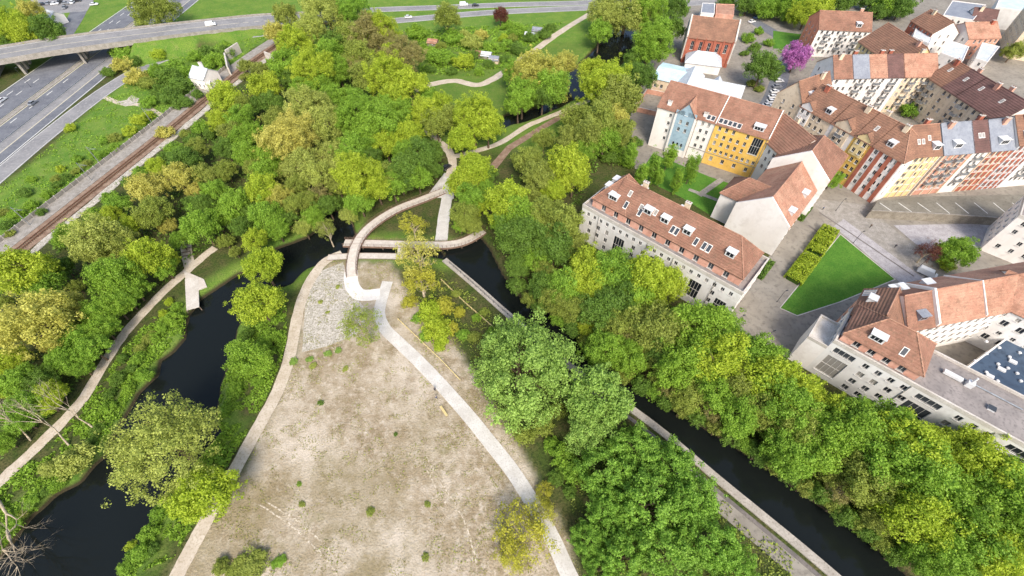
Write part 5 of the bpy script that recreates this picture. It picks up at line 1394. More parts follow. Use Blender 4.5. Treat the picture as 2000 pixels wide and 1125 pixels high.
# ---- people -----------------------------------------------------------------------------
def person_mesh(step=.18):
    vs = [(0, 0, .95), (0, 0, 1.2), (0, 0, 1.42), (.0, 0, 1.52), (.02, 0, 1.62), (.03, 0, 1.74),
          (0, .19, 1.42), (-.04, .26, 1.14), (.08, .26, .90), (0, -.19, 1.42), (.06, -.26, 1.14), (.16, -.25, .92),
          (.02, .10, .88), (.10, .10, .48), (.02+step, .10, .08), (.14+step, .10, .03),
          (-.02, -.10, .88), (.02, -.10, .48), (-.04-step, -.10, .08), (.08-step, -.10, .03)]
    es = [(0, 1), (1, 2), (2, 3), (3, 4), (4, 5), (2, 6), (6, 7), (7, 8), (2, 9), (9, 10), (10, 11), (0, 12), (12, 13), (13, 14), (14, 15), (0, 16), (16, 17), (17, 18), (18, 19)]
    rr = [.16, .15, .16, .065, .10, .085, .075, .05, .04, .075, .05, .04, .10, .07, .05, .05, .10, .07, .05, .05]
    me = bpy.data.meshes.new('person_skel'); me.from_pydata(vs, es, [])
    o = bpy.data.objects.new('person_skel', me); col.objects.link(o)
    md = o.modifiers.new('skin', 'SKIN'); sb_ = o.modifiers.new('sub', 'SUBSURF'); sb_.levels = 1
    for i, v in enumerate(me.skin_vertices[0].data): v.radius = (rr[i], rr[i]); v.use_root = (i == 0)
    dg = bpy.context.evaluated_depsgraph_get()
    out = bpy.data.meshes.new_from_object(o.evaluated_get(dg)); out.name = 'person_body'
    bpy.data.objects.remove(o)
    return out
cloth = [glass('dark_jacket', (.03, .035, .05, 1), .8), glass('blue_coat', (.06, .10, .18, 1), .8), glass('brown_coat', (.12, .08, .05, 1), .8)]
skin = glass('skin', (.5, .32, .24, 1), .6); trousers = glass('dark_trousers', (.03, .03, .035, 1), .8); hair = glass('dark_hair', (.04, .03, .025, 1), .8)
for i, (x, y, hd, lab) in enumerate(((850, 763, -.9, 'person in dark jacket walking on the concrete field path'), (853, 779, 2.2, 'person in blue coat walking on the concrete field path'), (1698, 445, .5, 'person in brown coat crossing the paved plaza road'),
                                     (1746, 484, -2.4, 'person in dark jacket on the plaza near the lawn strip'), (1606, 410, 1.8, 'person in blue coat at the top of the plaza walk'), (1625, 633, .3, 'person in brown coat below the triangular lawn'))):
    me = person_mesh(.18 if i % 2 else .12)
    me.materials.clear()
    for m_ in (cloth[(0, 1, 2, 0, 1, 2)[i]], trousers, skin, hair): me.materials.append(m_)
    for pl_ in me.polygons:
        z = pl_.center.z; yy = abs(pl_.center.y)
        pl_.material_index = 3 if z > 1.68 else 2 if z > 1.5 or (yy > .2 and z < .95 and z > .8) else 0 if z > .9 else 1
        pl_.use_smooth = True
    p = W(x, y, .08); o = link('person', me, None, p, hd); tag(o, lab, 'person')
# ------------------------------------------------------------------ vegetation
def leaf_mat(name, dark, bright, alt, trans=0.36):
    m = bpy.data.materials.new(name); m.use_nodes = True
    nt, ln = m.node_tree.nodes, m.node_tree.links
    bs = nt['Principled BSDF']
    at = nt.new('ShaderNodeAttribute'); at.attribute_name = 'tone'
    oi = nt.new('ShaderNodeObjectInfo')
    c = mix_by(nt, ln, at.outputs['Fac'], srgb(*dark), srgb(*bright))
    mr = nt.new('ShaderNodeMapRange'); mr.inputs[3].default_value = 0.0; mr.inputs[4].default_value = 0.38
    ln.new(oi.outputs['Random'], mr.inputs[0])
    c = mix_by(nt, ln, mr.outputs[0], c, srgb(*alt))
    ln.new(c, bs.inputs['Base Color'])
    bs.inputs['Roughness'].default_value = 0.55
    bs.inputs['Specular IOR Level'].default_value = 0.25
    tr = nt.new('ShaderNodeBsdfTranslucent'); ln.new(c, tr.inputs['Color'])
    mx = nt.new('ShaderNodeMixShader'); mx.inputs[0].default_value = trans
    ln.new(bs.outputs[0], mx.inputs[1]); ln.new(tr.outputs[0], mx.inputs[2])
    ln.new(mx.outputs[0], nt['Material Output'].inputs['Surface'])
    return m
LEAF = {
    'l': leaf_mat('lime_leaves', (108, 132, 24), (200, 214, 72), (160, 188, 52)),
    'g': leaf_mat('fresh_green_leaves', (70, 108, 26), (158, 196, 72), (150, 178, 54)),
    'd': leaf_mat('deep_green_leaves', (54, 84, 28), (128, 162, 66), (116, 142, 52)),
    'y': leaf_mat('golden_willow_leaves', (142, 138, 50), (218, 212, 112), (182, 186, 80)),
    'o': leaf_mat('olive_bud_leaves', (92, 106, 40), (172, 182, 86), (146, 166, 62)),
    'w': leaf_mat('pale_willow_leaves', (108, 122, 46), (200, 208, 108), (168, 182, 76)),
    'P': leaf_mat('pale_maple_leaves', (80, 116, 38), (178, 208, 106), (146, 182, 76)),
    'D': leaf_mat('lush_green_leaves', (56, 98, 24), (164, 204, 82), (122, 168, 56)),
    'Y': leaf_mat('yellow_bush_leaves', (132, 134, 36), (206, 202, 78), (176, 180, 66)),
    'B': leaf_mat('brown_bud_leaves', (112, 106, 58), (176, 168, 104), (150, 152, 76)),
    'p': leaf_mat('pink_blossom', (150, 78, 142), (218, 146, 208), (186, 104, 176)),
    'r': leaf_mat('copper_leaves', (74, 40, 34), (128, 78, 62), (100, 56, 46)),
}
def quads_mesh(name, V, tone, mat=None):
    n = len(V)//4
    me = bpy.data.meshes.new(name)
    me.vertices.add(len(V)); me.vertices.foreach_set('co', np.ascontiguousarray(V, dtype=np.float32).ravel())
    me.loops.add(4*n); me.loops.foreach_set('vertex_index', np.arange(4*n))
    me.polygons.add(n); me.polygons.foreach_set('loop_start', np.arange(0, 4*n, 4))
    me.update(calc_edges=True)
    at = me.attributes.new('tone', 'FLOAT', 'FACE'); at.data.foreach_set('value', tone.astype(np.float32))
    me.materials.append(mat)
    return me
def leaf_quads(pos, nrm, size, rng, aspect=0.7):
    n = len(pos)
    t = rng.normal(size=(n, 3)); t -= nrm*(t*nrm).sum(1, keepdims=True); t /= np.linalg.norm(t, axis=1, keepdims=True)+1e-9
    b = np.cross(nrm, t)
    s = size[:, None]
    # a pointed leaf spray: kite shape, slightly folded
    fold = nrm*s*0.18
    V = np.stack([pos-t*s, pos-b*s*aspect+fold, pos+t*s, pos+b*s*aspect+fold], 1).reshape(-1, 3)
    return V
def unit(v): return v/(np.linalg.norm(v, axis=-1, keepdims=True)+1e-9)
def crown_mesh(name, seed, blobs, per, leaf, br=(.18, .34), ell=(1, 1, .9), shell=.5, low=-.55, droop=0.0):
    """leaf sprays on many overlapping boughs; the outline is broken by outlying tips"""
    rng = np.random.default_rng(seed)
    d = unit(rng.normal(size=(blobs*3, 3)))
    d = d[d[:, 2] > low][:blobs]; nb = len(d)
    rad = (shell+(1-shell)*rng.random(nb)**.6)
    R = rng.uniform(br[0], br[1], nb)
    az = np.arctan2(d[:, 1], d[:, 0])
    lump = 1+.13*np.sin(2*az+seed)+.10*np.sin(5*az+2.3*seed+3*d[:, 2])+rng.normal(0, .09, nb)
    tip = rng.random(nb) < .14
    lump = np.where(tip, lump*1.16, lump); R = np.where(tip, R*.6, R)
    C = d*(rad*lump)[:, None]*(1-R[:, None]*.7)*np.array(ell)
    C[:, :2] += rng.normal(0, .05, 2)+np.outer(C[:, 2], rng.normal(0, .08, 2))
    bt = .5+.5*np.sin(2.1*C[:, 0]+seed)*np.sin(2.4*C[:, 1]+1.7*seed); bt = .55*bt+.45*rng.random(nb)
    V, T = [], []
    for i in range(nb):
        k = int(per*(R[i]/np.mean(br))**2)
        out = unit(C[i]+np.array([0, 0, .35]))
        st = rng.uniform(.75, 1.35, 3)                      # each bough has its own stretch
        dd = unit(rng.normal(size=(k, 3))+.6*out)
        r = R[i]*rng.random(k)**.35*rng.uniform(.8, 1.25, k)
        P = C[i]+dd*r[:, None]*st
        if droop: P[:, 2] -= droop*rng.random(k)**2*R[i]*2.2
        nr = unit(dd*.8+rng.normal(size=(k, 3))*.7+np.array([0, 0, .3]))
        V.append(leaf_quads(P, nr, leaf*rng.uniform(.5, 1.5, k), rng, .6))
        T.append(np.clip(.08+.5*bt[i]+.45*rng.random(k)+.10*dd[:, 2], 0, 1))
    return quads_mesh(name, np.concatenate(V), np.concatenate(T), LEAF['g'])
CROWN = {
    'std': [crown_mesh('crown', 20+i, 150, 105, .034, br=(.12, .27), shell=.4) for i in range(7)],
    'big': [crown_mesh('crown', 40+i, 260, 130, .021, br=(.08, .19), shell=.45) for i in range(3)],
    'willow': [crown_mesh('crown', 50+i, 150, 85, .031, br=(.10, .24), ell=(1, 1, .85), droop=.5, shell=.35) for i in range(4)],
    'bigwillow': [crown_mesh('crown', 55, 300, 85, .018, br=(.06, .15), ell=(1, 1, .8), droop=.8, shell=.3)],
    'thin': [crown_mesh('crown', 60+i, 110, 44, .029, br=(.09, .24), shell=.3) for i in range(4)],
    'lush': [crown_mesh('crown', 90+i, 150, 120, .029, br=(.10, .20), shell=.6) for i in range(3)],
    'col': [crown_mesh('crown', 70+i, 110, 70, .060, br=(.2, .42), ell=(1, 1, 2.6), low=-.95, shell=.3) for i in range(2)],
    'bush': [crown_mesh('crown', 80+i, 80, 64, .052, br=(.15, .34), ell=(1, 1, .72), low=-.25, shell=.35) for i in range(4)],
}
def branch_net(mb, base, direction, length, r, depth, rng, mat, spread=.7, kids=(3, 4), up=.15, seg=5):
    p = Vector(base); d = Vector(direction).normalized()
    n = 3
    for i in range(n):
        q = p+d*(length/n)
        mb.tube(p, q, r*(1-.28*i), r*(1-.28*(i+1)), mat, seg)
        d = (d+Vector((rng.uniform(-.25, .25), rng.uniform(-.25, .25), rng.uniform(-.12, .2)))).normalized()
        p = q
        if depth > 0 and i > 0:
            for k in range(rng.randint(*kids) if i == n-1 else 1):
                nd = (d+Vector((rng.uniform(-1, 1), rng.uniform(-1, 1), rng.uniform(-.4, .8)))*spread+Vector((0, 0, up))).normalized()
                branch_net(mb, p, nd, length*rng.uniform(.5, .75), r*.45, depth-1, rng, mat, spread, kids, up, max(3, seg-1))
def trunk_mesh(seed, mat, limbs=6, twigs=False):
    """unit tree: base at 0, crown centre at z=1, crown radius 1 in x/y"""
    rng = random.Random(seed); mb = MB()
    pts = [Vector((0, 0, -.06)), Vector((rng.uniform(-.04, .04), rng.uniform(-.04, .04), .35)), Vector((rng.uniform(-.07, .07), rng.uniform(-.07, .07), .75)), Vector((rng.uniform(-.1, .1), rng.uniform(-.1, .1), 1.25))]
    for i, r in enumerate(((.075, .055), (.055, .042), (.042, .012))): mb.tube(pts[i], pts[i+1], r[0], r[1], mat, 7)
    for k in range(limbs):
        t = 2*math.pi*k/limbs+rng.uniform(-.4, .4)
        a = pts[1].lerp(pts[2], rng.uniform(.1, 1))
        e = a+Vector((math.cos(t)*rng.uniform(.35, .7), math.sin(t)*rng.uniform(.35, .7), rng.uniform(.2, .6)))
        mid = a.lerp(e, .5)+Vector((0, 0, .06))
        mb.tube(a, mid, .03, .02, mat, 5); mb.tube(mid, e, .02, .006, mat, 5)
        for j in range(5 if twigs else 2):
            f = mid.lerp(e, rng.random())
            g = f+Vector((rng.uniform(-.28, .28), rng.uniform(-.28, .28), rng.uniform(.02, .3)))
            mb.tube(f, g, .010, .003, mat, 4)
    return mb.mesh('trunk', True)
TRUNK = {'n': [trunk_mesh(i, M['bark']) for i in range(4)], 't': [trunk_mesh(10+i, M['bark_pale'], 9, True) for i in range(2)]}
trng = random.Random(21)
PHRASE = {'l': 'lime-green leafy tree', 'g': 'fresh green leafy tree', 'd': 'deep green dense tree', 'y': 'golden-yellow willow', 'o': 'olive-brown budding tree', 'w': 'pale grey-green willow', 'P': 'pale green broad-leaved tree',
          'D': 'lush bright green tree', 'Y': 'yellow-flowering bush', 'B': 'brown tree in bud', 'p': 'pink blossom tree', 'r': 'copper-red leaved tree'}
BUSH = {'l': 'lime-green bush', 'g': 'fresh green bush', 'd': 'deep green bush', 'y': 'golden-yellow bush', 'o': 'olive-brown bush', 'w': 'pale grey-green bush', 'Y': 'yellow-flowering bush', 'B': 'brown bare-looking bush', 'D': 'lush bright green bush', 'P': 'pale green bush'}
def gz(p):
    return float(ground_height(np.array([p[0]]), np.array([p[1]]))[0])
LANDMARKS = {
    'the lush grove': (('leaning over the quay', (1340, 900)), ('beside the smaller pale tree', (1180, 880)), ('beside the concrete path', (1120, 1050)), ('near the yellow bushes', (1130, 1000)), ('around the middle of the grove', (1265, 985)), ('beside the grey towpath', (1440, 1080)), ('at the open end of the grove', (1290, 1110))),
    'the riverside path wood': (('near the jetty', (280, 590)), ('near the bare pale trees', (110, 800)), ('near the golden willows', (90, 660)), ('halfway along the gravel path', (190, 670)), ('near the fallen trees', (0, 880))),
    'the railway wood': (('near the steel masts', (190, 340)), ('near the white lodge', (400, 160)), ('near the concrete shell', (470, 130)), ('near the curved footbridge', (745, 400)), ('near the gravel forecourt', (850, 330)), ('near the allotment path', (830, 175)),
                         ('near the parkway', (690, 40)), ('near the jetty', (375, 500)), ('near the bend of the river', (560, 450)), ('around the middle of the wood', (620, 250)), ('near the railway wall', (60, 500))),
    'the canal bank wood': (('near the boardwalk end', (960, 440)), ('near the poplars', (1150, 320)), ('near the hipped block pink end', (1110, 420)), ('below the hipped block', (1230, 560)), ('near the plaza corner', (1400, 660)), ('across from the pale quay tree', (1250, 690)),
                            ('across from the lush grove', (1480, 810)), ('near the white end wall', (1570, 750)), ('below the flat-roofed block', (1740, 850)), ('near the olive bushes', (1720, 1000)), ('beyond the flat-roofed block', (1930, 980))),
    'the trees beside the north river': (('near the allotment path', (1060, 130)), ('near the blue-roofed workshop', (1240, 140)), ('near the brick hall', (1300, 50)), ('near the parkway', (1200, 20)), ('near the bare earth strip', (1080, 260)), ('near the low pinkish walls', (1190, 220))),
}
def plant(kind, x, y, r, where, form=None, hf=None, label=None):
    """crown centre seen at (x, y) with outline radius r in the photograph -> a tree of that size standing there"""
    bush = form == 'bush'
    if not label and form != 'col': r *= (1.52 if kind in 'lgd' else 1.3) if where == 'the canal bank wood' else 1.45 if where.startswith('at the water edge') else 1.0 if where == 'the lush grove' else 1.2 if not bush else 1.1
    hfac = hf or (1.05 if bush else 2.35)
    R = r*depth_at(W(x, y, 5))/FPX
    for _ in range(3):
        hgt = R*hfac if form == 'col' else min(R*hfac, 6 if bush else 21)
        vr = {'col': R*2.6, 'bush': R*.72}.get(form, R*.92)
        vr = min(vr, hgt*.62)
        zc = max(hgt-vr, vr*.45)
        p = W(x, y, zc); R = r*depth_at(p)/FPX
    z0 = max(gz(p), WATER_Z-.4)
    if form is None:
        form = 'big' if R > 8.5 else 'willow' if kind in 'wy' else 'thin' if kind == 'B' else 'std'
    if where in LANDMARKS:
        lm = min(LANDMARKS[where], key=lambda q: (W(*q[1]).xy-p.xy).length)
        sz = 'small ' if R < 4.6 else 'large ' if R > 7.2 else ''
        lab = sz+PHRASE[kind]+' in '+where+' '+lm[0]
        if where.startswith('the trees'): lab = sz+PHRASE[kind]+' beside the north river '+lm[0]
    else: lab = label or ((BUSH if bush else PHRASE)[kind]+' '+where)
    root = empty('bush' if bush else 'tree', (p.x, p.y, z0), lab, 'bush' if bush else 'tree', None if label else lab.replace(' tree ', ' trees ').replace(' bush ', ' bushes ').replace(' willow ', ' willows '))
    ell_z = {'col': 2.6, 'bush': .72}.get(form, .9)
    sx, sy = trng.uniform(.92, 1.1), trng.uniform(.92, 1.1)
    o = link('crown', trng.choice(CROWN[form]), root, (0, 0, zc-z0), trng.uniform(0, 6.28), (R*sx, R*sy, vr/ell_z*(1 if form == 'col' else 1)))
    o.material_slots[0].link = 'OBJECT'; o.material_slots[0].material = LEAF[kind]
    tk = trng.choice(TRUNK['t' if form == 'thin' or kind == 'B' else 'n'])
    link('trunk', tk, root, (0, 0, 0), trng.uniform(0, 6.28), (R, R, max(.4, zc-z0)))
    return root
def many(where, spec, form=None, hf=None):
    for kind, s in spec.items():
        for t in s.split(';'):
            v = [float(q) for q in t.split(',')]
            plant(kind, v[0], v[1], v[2], where, form, hf)

many('beyond the flyover', {'l': '15,50,34;50,66,22', 'y': '60,24,22', 'd': '92,58,24;20,80,14', 'g': '110,62,12;40,90,10', 'o': '300,20,34'})
many('between motorway and slip road', {'g': '248,108,20;288,93,18;370,80,12', 'l': '330,86,16;405,72,10;310,108,14', 'd': '228,102,12;212,142,12;262,122,14', 'y': '240,130,18;266,154,22', 'o': '290,165,18'}, 'bush')
many('in the thicket beside the slip road', {'g': '305,140,17;420,120,20;380,112,14;292,202,16;345,130,16;362,140,14;440,90,12', 'd': '330,152,22;352,172,22;330,192,20;440,105,16;316,182,18;405,103,14;300,165,14;362,200,14;385,185,12;350,205,12', 'o': '400,145,10;480,150,10'}, 'bush')
many('on the grassy bank beside the railway', {'l': '140,250,10;272,236,15;256,258,14;290,226,12;120,330,9', 'g': '30,420,13;60,402,12;92,380,12;150,312,10;200,302,12;226,290,11;62,350,9;185,300,10;205,275,10', 'd': '50,376,12;15,440,12;130,346,10;112,362,10;80,415,10', 'o': '225,270,12;110,350,10;170,320,9;20,458,9;5,415,11;150,335,9', 'y': '322,262,16'}, 'bush')
WD = 'the railway wood'
many(WD, {
    'l': '440,190,26;430,235,18;310,330,17;260,440,20;216,420,18;40,530,44;8,520,24;290,502,34;580,92,33;742,62,31;770,112,24;760,152,38;800,167,29;770,192,26;752,282,24;800,262,24;832,222,26;862,202,20;512,372,28;700,346,42;735,362,28;500,470,22;520,170,24;925,232,40;952,250,26;902,272,25;612,132,32;330,505,16',
    'g': '470,236,24;492,262,20;232,402,18;130,458,18;86,556,28;222,542,36;256,562,24;320,522,20;392,442,30;422,430,18;456,402,28;420,372,20;482,302,22;690,22,26;642,102,24;662,142,20;560,127,28;700,222,38;682,192,20;650,192,24;742,242,33;780,222,26;712,272,28;842,192,18;792,302,24;532,302,24;520,332,24;692,292,28;520,422,28;540,446,20;612,422,18;702,392,24;766,362,24;815,345,24;350,470,16;470,270,20;630,160,22;750,210,24;680,240,24;590,175,20',
    'd': '360,312,24;492,416,18;470,442,18;122,520,18;662,82,24;572,152,20;532,202,20;822,302,26;800,330,28;780,342,28;842,312,18;850,332,14;440,290,18;640,400,18;560,430,16;400,400,18;500,205,16;610,215,16;720,310,20;650,270,18;380,400,16;850,290,14',
    'y': '346,346,27;282,366,30;326,440,14;562,272,42;546,382,24;540,62,20;380,370,14',
    'o': '476,206,18;452,262,20;386,292,18;302,412,28;400,342,20;440,332,18;440,472,12;460,492,10;560,32,22;682,77,26;702,112,26;722,152,28;510,142,18;540,232,22;880,232,25;852,242,22;582,362,20;572,402,20;602,392,18;758,345,26;480,130,12;495,330,16;660,360,18',
    'w': '182,462,40;170,492,22;232,472,24;200,502,14;640,32,44;602,62,28;602,212,36;642,242,33;592,322,30;622,342,28;642,302,26;662,332,24;592,442,16;682,420,14;560,330,18;440,215,14',
    'B': '722,77,38;790,112,30;700,130,22;620,380,18;650,352,16;760,90,22'})
many('at the river edge by the footbridge', {'o': '636,446,18'}, 'thin', 2.9)
many('the riverside path wood', {'g': '190,612,26;222,600,24;242,580,24;200,642,22;150,662,24;182,682,24;122,702,24;40,742,28;50,790,28;42,822,22;8,862,18;92,792,16;160,720,16', 'y': '70,622,54;122,602,32;20,642,38;102,672,18', 'l': '20,702,24;100,770,23;92,790,18;10,760,18', 'd': '80,742,24;18,815,20;145,635,16;70,815,12;140,690,16', 'o': '150,560,12;10,590,12'})
many('on the bank between gravel path and river', {'g': '340,622,16;316,642,13;270,702,14;282,735,16;250,762,11;345,600,10;300,660,12;210,800,14', 'l': '330,590,9;320,612,9', 'o': '292,660,13;275,680,11', 'd': '232,742,15;255,722,12;215,770,12;190,840,12;240,700,10;180,860,10', 'w': '150,905,34;95,915,16'}, 'bush')
plant('w', 322, 862, 98, '', 'bigwillow', 2.0, 'great spreading yellow-green willow leaning over the river pool')
plant('l', 405, 960, 56, '', 'std', 2.2, 'vivid lime-green tree standing across the sandy field path')
plant('g', 490, 702, 40, '', 'std', 1.9, 'round bright green tree on the river bank beside the field path')
plant('l', 512, 520, 38, '', 'std', 2.2, 'lime-green tree at the bend of the river beside the gravel triangle')
plant('l', 502, 592, 46, '', 'std', 2.2, 'broad lime-green tree overhanging the river beside the field path')
many('on the grassy river bank below the fallen trees', {'g': '64,982,13;112,948,13;30,1022,12', 'd': '88,962,10', 'o': '45,1005,9'}, 'bush')
many('along the wooded side of the railway', {'g': '395,252,17;340,292,15;272,338,13;215,388,14;182,418,14;118,472,14', 'd': '376,276,16;250,358,14;322,308,12;410,262,14', 'l': '300,322,14;152,442,13', 'o': '418,228,14;360,262,10'}, 'bush', 1.4)
many('on the river bank beside the field path', {'g': '525,660,20;462,762,15;290,1040,18;312,1002,16;272,1080,18;245,1110,14;440,805,10;500,745,12', 'd': '480,655,14;330,970,10;300,1070,12', 'o': '430,1110,16', 'l': '255,1065,10'}, 'bush')
many('at the foot of the dry field', {'o': '495,1098,30;460,1112,16', 'g': '545,1098,13'}, 'bush', .5)
plant('o', 706, 632, 42, '', 'thin', 2.6, 'slender half-leafed tree leaning over the head of the concrete path')
plant('Y', 806, 440, 30, '', 'thin', 2.2, 'yellowish willow beside the boardwalk under the curved footbridge')
plant('y', 815, 496, 44, '', 'thin', 2.4, 'tall yellowish willow at the island tip beside the boardwalk')
plant('Y', 822, 552, 40, '', 'thin', 2.0, 'sprawling yellow-green willow on the island tip')
many('on the scrubby ground between field and quay', {'l': '840,612,26;850,640,26;862,670,16', 'g': '815,622,12;835,655,14;930,620,10;960,650,12;905,655,12', 'Y': '868,600,20;800,590,14;900,610,12;885,640,13', 'o': '925,660,12;950,690,12;890,575,9;945,610,9'}, 'bush')
many('on the strip between forecourt and river', {'l': '900,358,26;932,332,26;920,318,20;936,400,18', 'g': '922,390,26;900,440,13;952,370,16', 'o': '910,422,24;925,440,16', 'd': '950,342,18'})
many('the trees beside the north river', {'y': '1058,152,44;1028,135,26;1104,122,20;1200,232,26', 'g': '1080,168,30;1020,182,28;1000,142,20;1012,202,22;1272,84,30;1265,102,22;1290,62,22;1172,62,20;1262,22,32;1182,270,26;1142,296,20', 'd': '1060,188,22;1312,56,22;1252,152,24;1230,142,18;1042,300,16;1322,16,20;1240,110,16;1215,150,14',
                                'l': '1180,168,40;1160,142,24', 'o': '1212,187,33;1190,202,26;1130,232,26;1170,242,33;1150,262,30;1112,272,23;1212,262,23;1062,272,18;1032,312,26;1052,346,28', 'w': '1222,32,42;1182,22,26'})
many('in the allotments', {'g': '810,66,20;882,76,23;962,96,16;992,90,14;852,112,20;830,100,14;872,116,17;935,140,10;990,50,12;1012,62,18', 'd': '925,110,13;955,126,11;986,116,11;1036,76,14;1062,70,13;1076,55,11;1010,96,16;880,140,10;840,136,10', 'w': '920,86,20;905,70,14', 'y': '940,70,14', 'l': '905,122,20;985,75,10', 'o': '1000,75,10;860,90,10'}, 'bush')
plant('o', 872, 34, 27, '', 'std', 2.3, 'round dark olive tree between the two parkway carriageways and allotments')
plant('r', 977, 30, 15, '', 'std', 2.3, 'small copper-red tree beside the parkway')
many('the canal bank wood', {
    'l': '1110,322,28;1120,352,20;1082,372,18;990,392,30;1152,530,30;1142,562,26;1272,546,36;1296,557,28;1150,640,14;1402,702,38;1502,742,38;1562,762,28;1622,802,28;1760,862,42;1822,882,33;1740,972,28;1790,1012,40;1902,902,42;1942,1082,38;1270,590,20',
    'g': '1012,422,28;986,432,20;1042,502,20;1192,532,33;1216,546,26;1242,582,28;1102,562,26;1182,682,28;1232,702,23;1372,642,38;1412,642,28;1352,692,33;1322,722,30;1452,692,33;1482,702,33;1392,762,28;1532,792,38;1442,812,28;1602,862,36;1542,882,30;1652,842,38;1702,832,38;1722,892,38;1792,922,43;1842,962,38;1832,1042,28;1942,942,43;1962,1002,43;1902,1052,38;1852,1092,33;1992,1062,33;1802,1092,23;1985,925,30;1780,960,28;1680,870,30',
    'd': '1022,462,33;1082,482,28;1202,592,28;1162,612,26;1902,982,33;1010,520,16;1060,560,20;1290,690,24;1870,920,28;1740,930,24;1380,720,26;1880,1020,26',
    'o': '1062,422,30;1092,442,36;1112,472,23;1066,532,18;1082,582,23;1122,602,26;1202,642,28;1252,612,26;1290,642,40;1262,682,23;1292,722,26;1342,772,26;1432,742,33;1462,782,33;1492,822,28;1662,902,33;1692,942,38;1032,382,20;1560,842,38;1620,920,22;1720,1010,24',
    'B': '1230,660,24;1310,760,20;1390,800,22;1640,960,22'})
many('at the water edge of the canal', {'d': '1010,560,14;1060,602,14;1120,640,14;1180,700,14;1250,752,15;1300,782,15;1360,815,15;1430,852,16;1480,885,16;1540,928,16;1600,968,16;1650,1005,16;1700,1040,16;1750,1085,16', 'o': '1035,585,12;1150,670,13;1220,735,13;1330,800,14;1400,838,14;1510,905,14;1570,950,14;1630,990,14;1680,1025,14;1725,1065,14', 'g': '1090,622,12;1275,765,12;1455,868,13;1665,1015,13'}, 'bush', 1.7)
plant('P', 1012, 718, 104, '', 'big', 1.9, 'great pale green tree between concrete path and canal quay')
plant('P', 1165, 772, 62, '', 'std', 2.3, 'pale green tree leaning over the canal quay beside the great pale one')
plant('P', 1150, 838, 44, '', 'std', 2.3, 'smaller pale green tree at the edge of the lush grove')
many('under the great pale tree', {'o': '1060,832,24;1022,852,20;1090,800,16', 'g': '1102,890,26;1122,922,26;1075,870,16', 'd': '1085,930,16;1110,960,14'}, 'bush')
many('the lush grove', {'D': '1190,915,54;1245,882,50;1312,915,56;1348,985,62;1268,985,68;1195,1000,48;1382,1062,58;1300,1082,62;1222,1085,50;1150,1052,34;1430,1110,44;1175,1110,36'}, 'lush', 1.9)
many('beside the foot of the concrete path', {'Y': '1020,1045,52;1000,1082,30;1058,1000,26;1062,960,16'}, 'thin', 1.3)
for (x, y, r) in ((1232, 300, 13), (1252, 340, 12), (1277, 326, 14), (1307, 304, 14), (1322, 352, 12), (1352, 328, 15), (1290, 345, 9)):
    plant('g', x, y, r, 'in front of the blue gable', 'col', 5.2)
many('behind the court by the hipped block', {'g': '1222,315,16;1200,290,18', 'd': '1190,310,16;1240,280,14'}, 'bush')
plant('d', 1490, 132, 32, '', 'std', 2.2, 'dense dark green tree beside the dark street')
plant('p', 1556, 112, 27, '', 'std', 2.0, 'pink blossom tree by the white balcony house')
many('at the far edge of town', {'l': '1575,32,26;1602,16,22;1560,10,20', 'g': '1540,14,26;1500,16,20;1730,12,20;1520,4,18;1480,4,16', 'd': '1460,12,18;1760,16,22;1640,6,18;1700,4,16;1420,5,14;1750,0,18;1660,0,14;1470,-4,20;1590,-4,20;1715,25,14'}, None, 1.7)
many('beside the brick hall yard', {'g': '1462,75,12;1480,62,10;1500,85,10', 'd': '1475,95,12;1455,105,8', 'o': '1470,165,10;1485,175,9'}, 'bush')
many('in the leafy court between town houses', {'g': '1776,216,20;1731,208,13', 'd': '1800,205,12'}, 'bush')
plant('g', 1625, 352, 19, '', 'std', 2.0, 'green street tree at the foot of the yellow town house')
plant('g', 1868, 492, 34, '', 'std', 2.0, 'bright green tree beside the white flat-roofed block')
plant('r', 1812, 492, 24, '', 'thin', 2.2, 'thin reddish-brown tree beside the parked white van')
plant('l', 1848, 515, 18, '', 'bush', None, 'lime-green bush below the bright green corner tree')
plant('o', 1982, 100, 20, '', 'std', 2.0, 'olive tree in front of the cream tower block')
plant('g', 1660, 690, 10, '', 'bush', None, 'small green bush at the street end of the flat-roofed block')
# small shrubs growing on the dry field
many('on the dry field', {'d': '626,786,6;773,848,4', 'P': '575,705,8;640,690,7;605,702,7;662,684,6', 'o': '722,1000,9;832,1088,8;835,985,6;590,985,6', 'g': '585,945,5', 'w': '675,720,6;612,715,7;625,590,5;660,560,5;640,610,4'}, 'bush', .5)

# hedge beside the lawn
def hedge(name, label, pa, pb, w, h, kind, seed, n=2600):
    rng = np.random.default_rng(seed)
    a, b = W(*pa), W(*pb); d = (b-a).xy; L = d.length; d = d/L; nn = Vector((-d.y, d.x))
    u, v, z = rng.random(n)*L, (rng.random(n)-.5)*w, h*rng.random(n)**.45
    edge = rng.random(n) < .4
    v = np.where(edge, np.sign(v)*w/2*rng.uniform(.85, 1.08, n), v); z = np.where(edge, h*rng.random(n), h*rng.uniform(.75, 1.08, n))
    z = z*(.86+.22*np.sin(u*1.3)*np.sin(u*.47))
    P = np.stack([d.x*u+nn.x*v, d.y*u+nn.y*v, z], 1)
    N = unit(np.stack([nn.x*v/w*1.5, nn.y*v/w*1.5, z/h], 1)+rng.normal(size=(n, 3))*.5)
    me = quads_mesh('foliage', leaf_quads(P, N, rng.uniform(.14, .32, n), rng), rng.random(n), LEAF[kind])
    root = empty(name, a, label, 'hedge')
    link('foliage', me, root)
    mb = MB(a); c = (a+b)/2; mb.box((c.x, c.y, h*.25), (L*.96, w*.7, h*.5), LEAF['d'], math.atan2(d.y, d.x)); mb.build('stems', root)
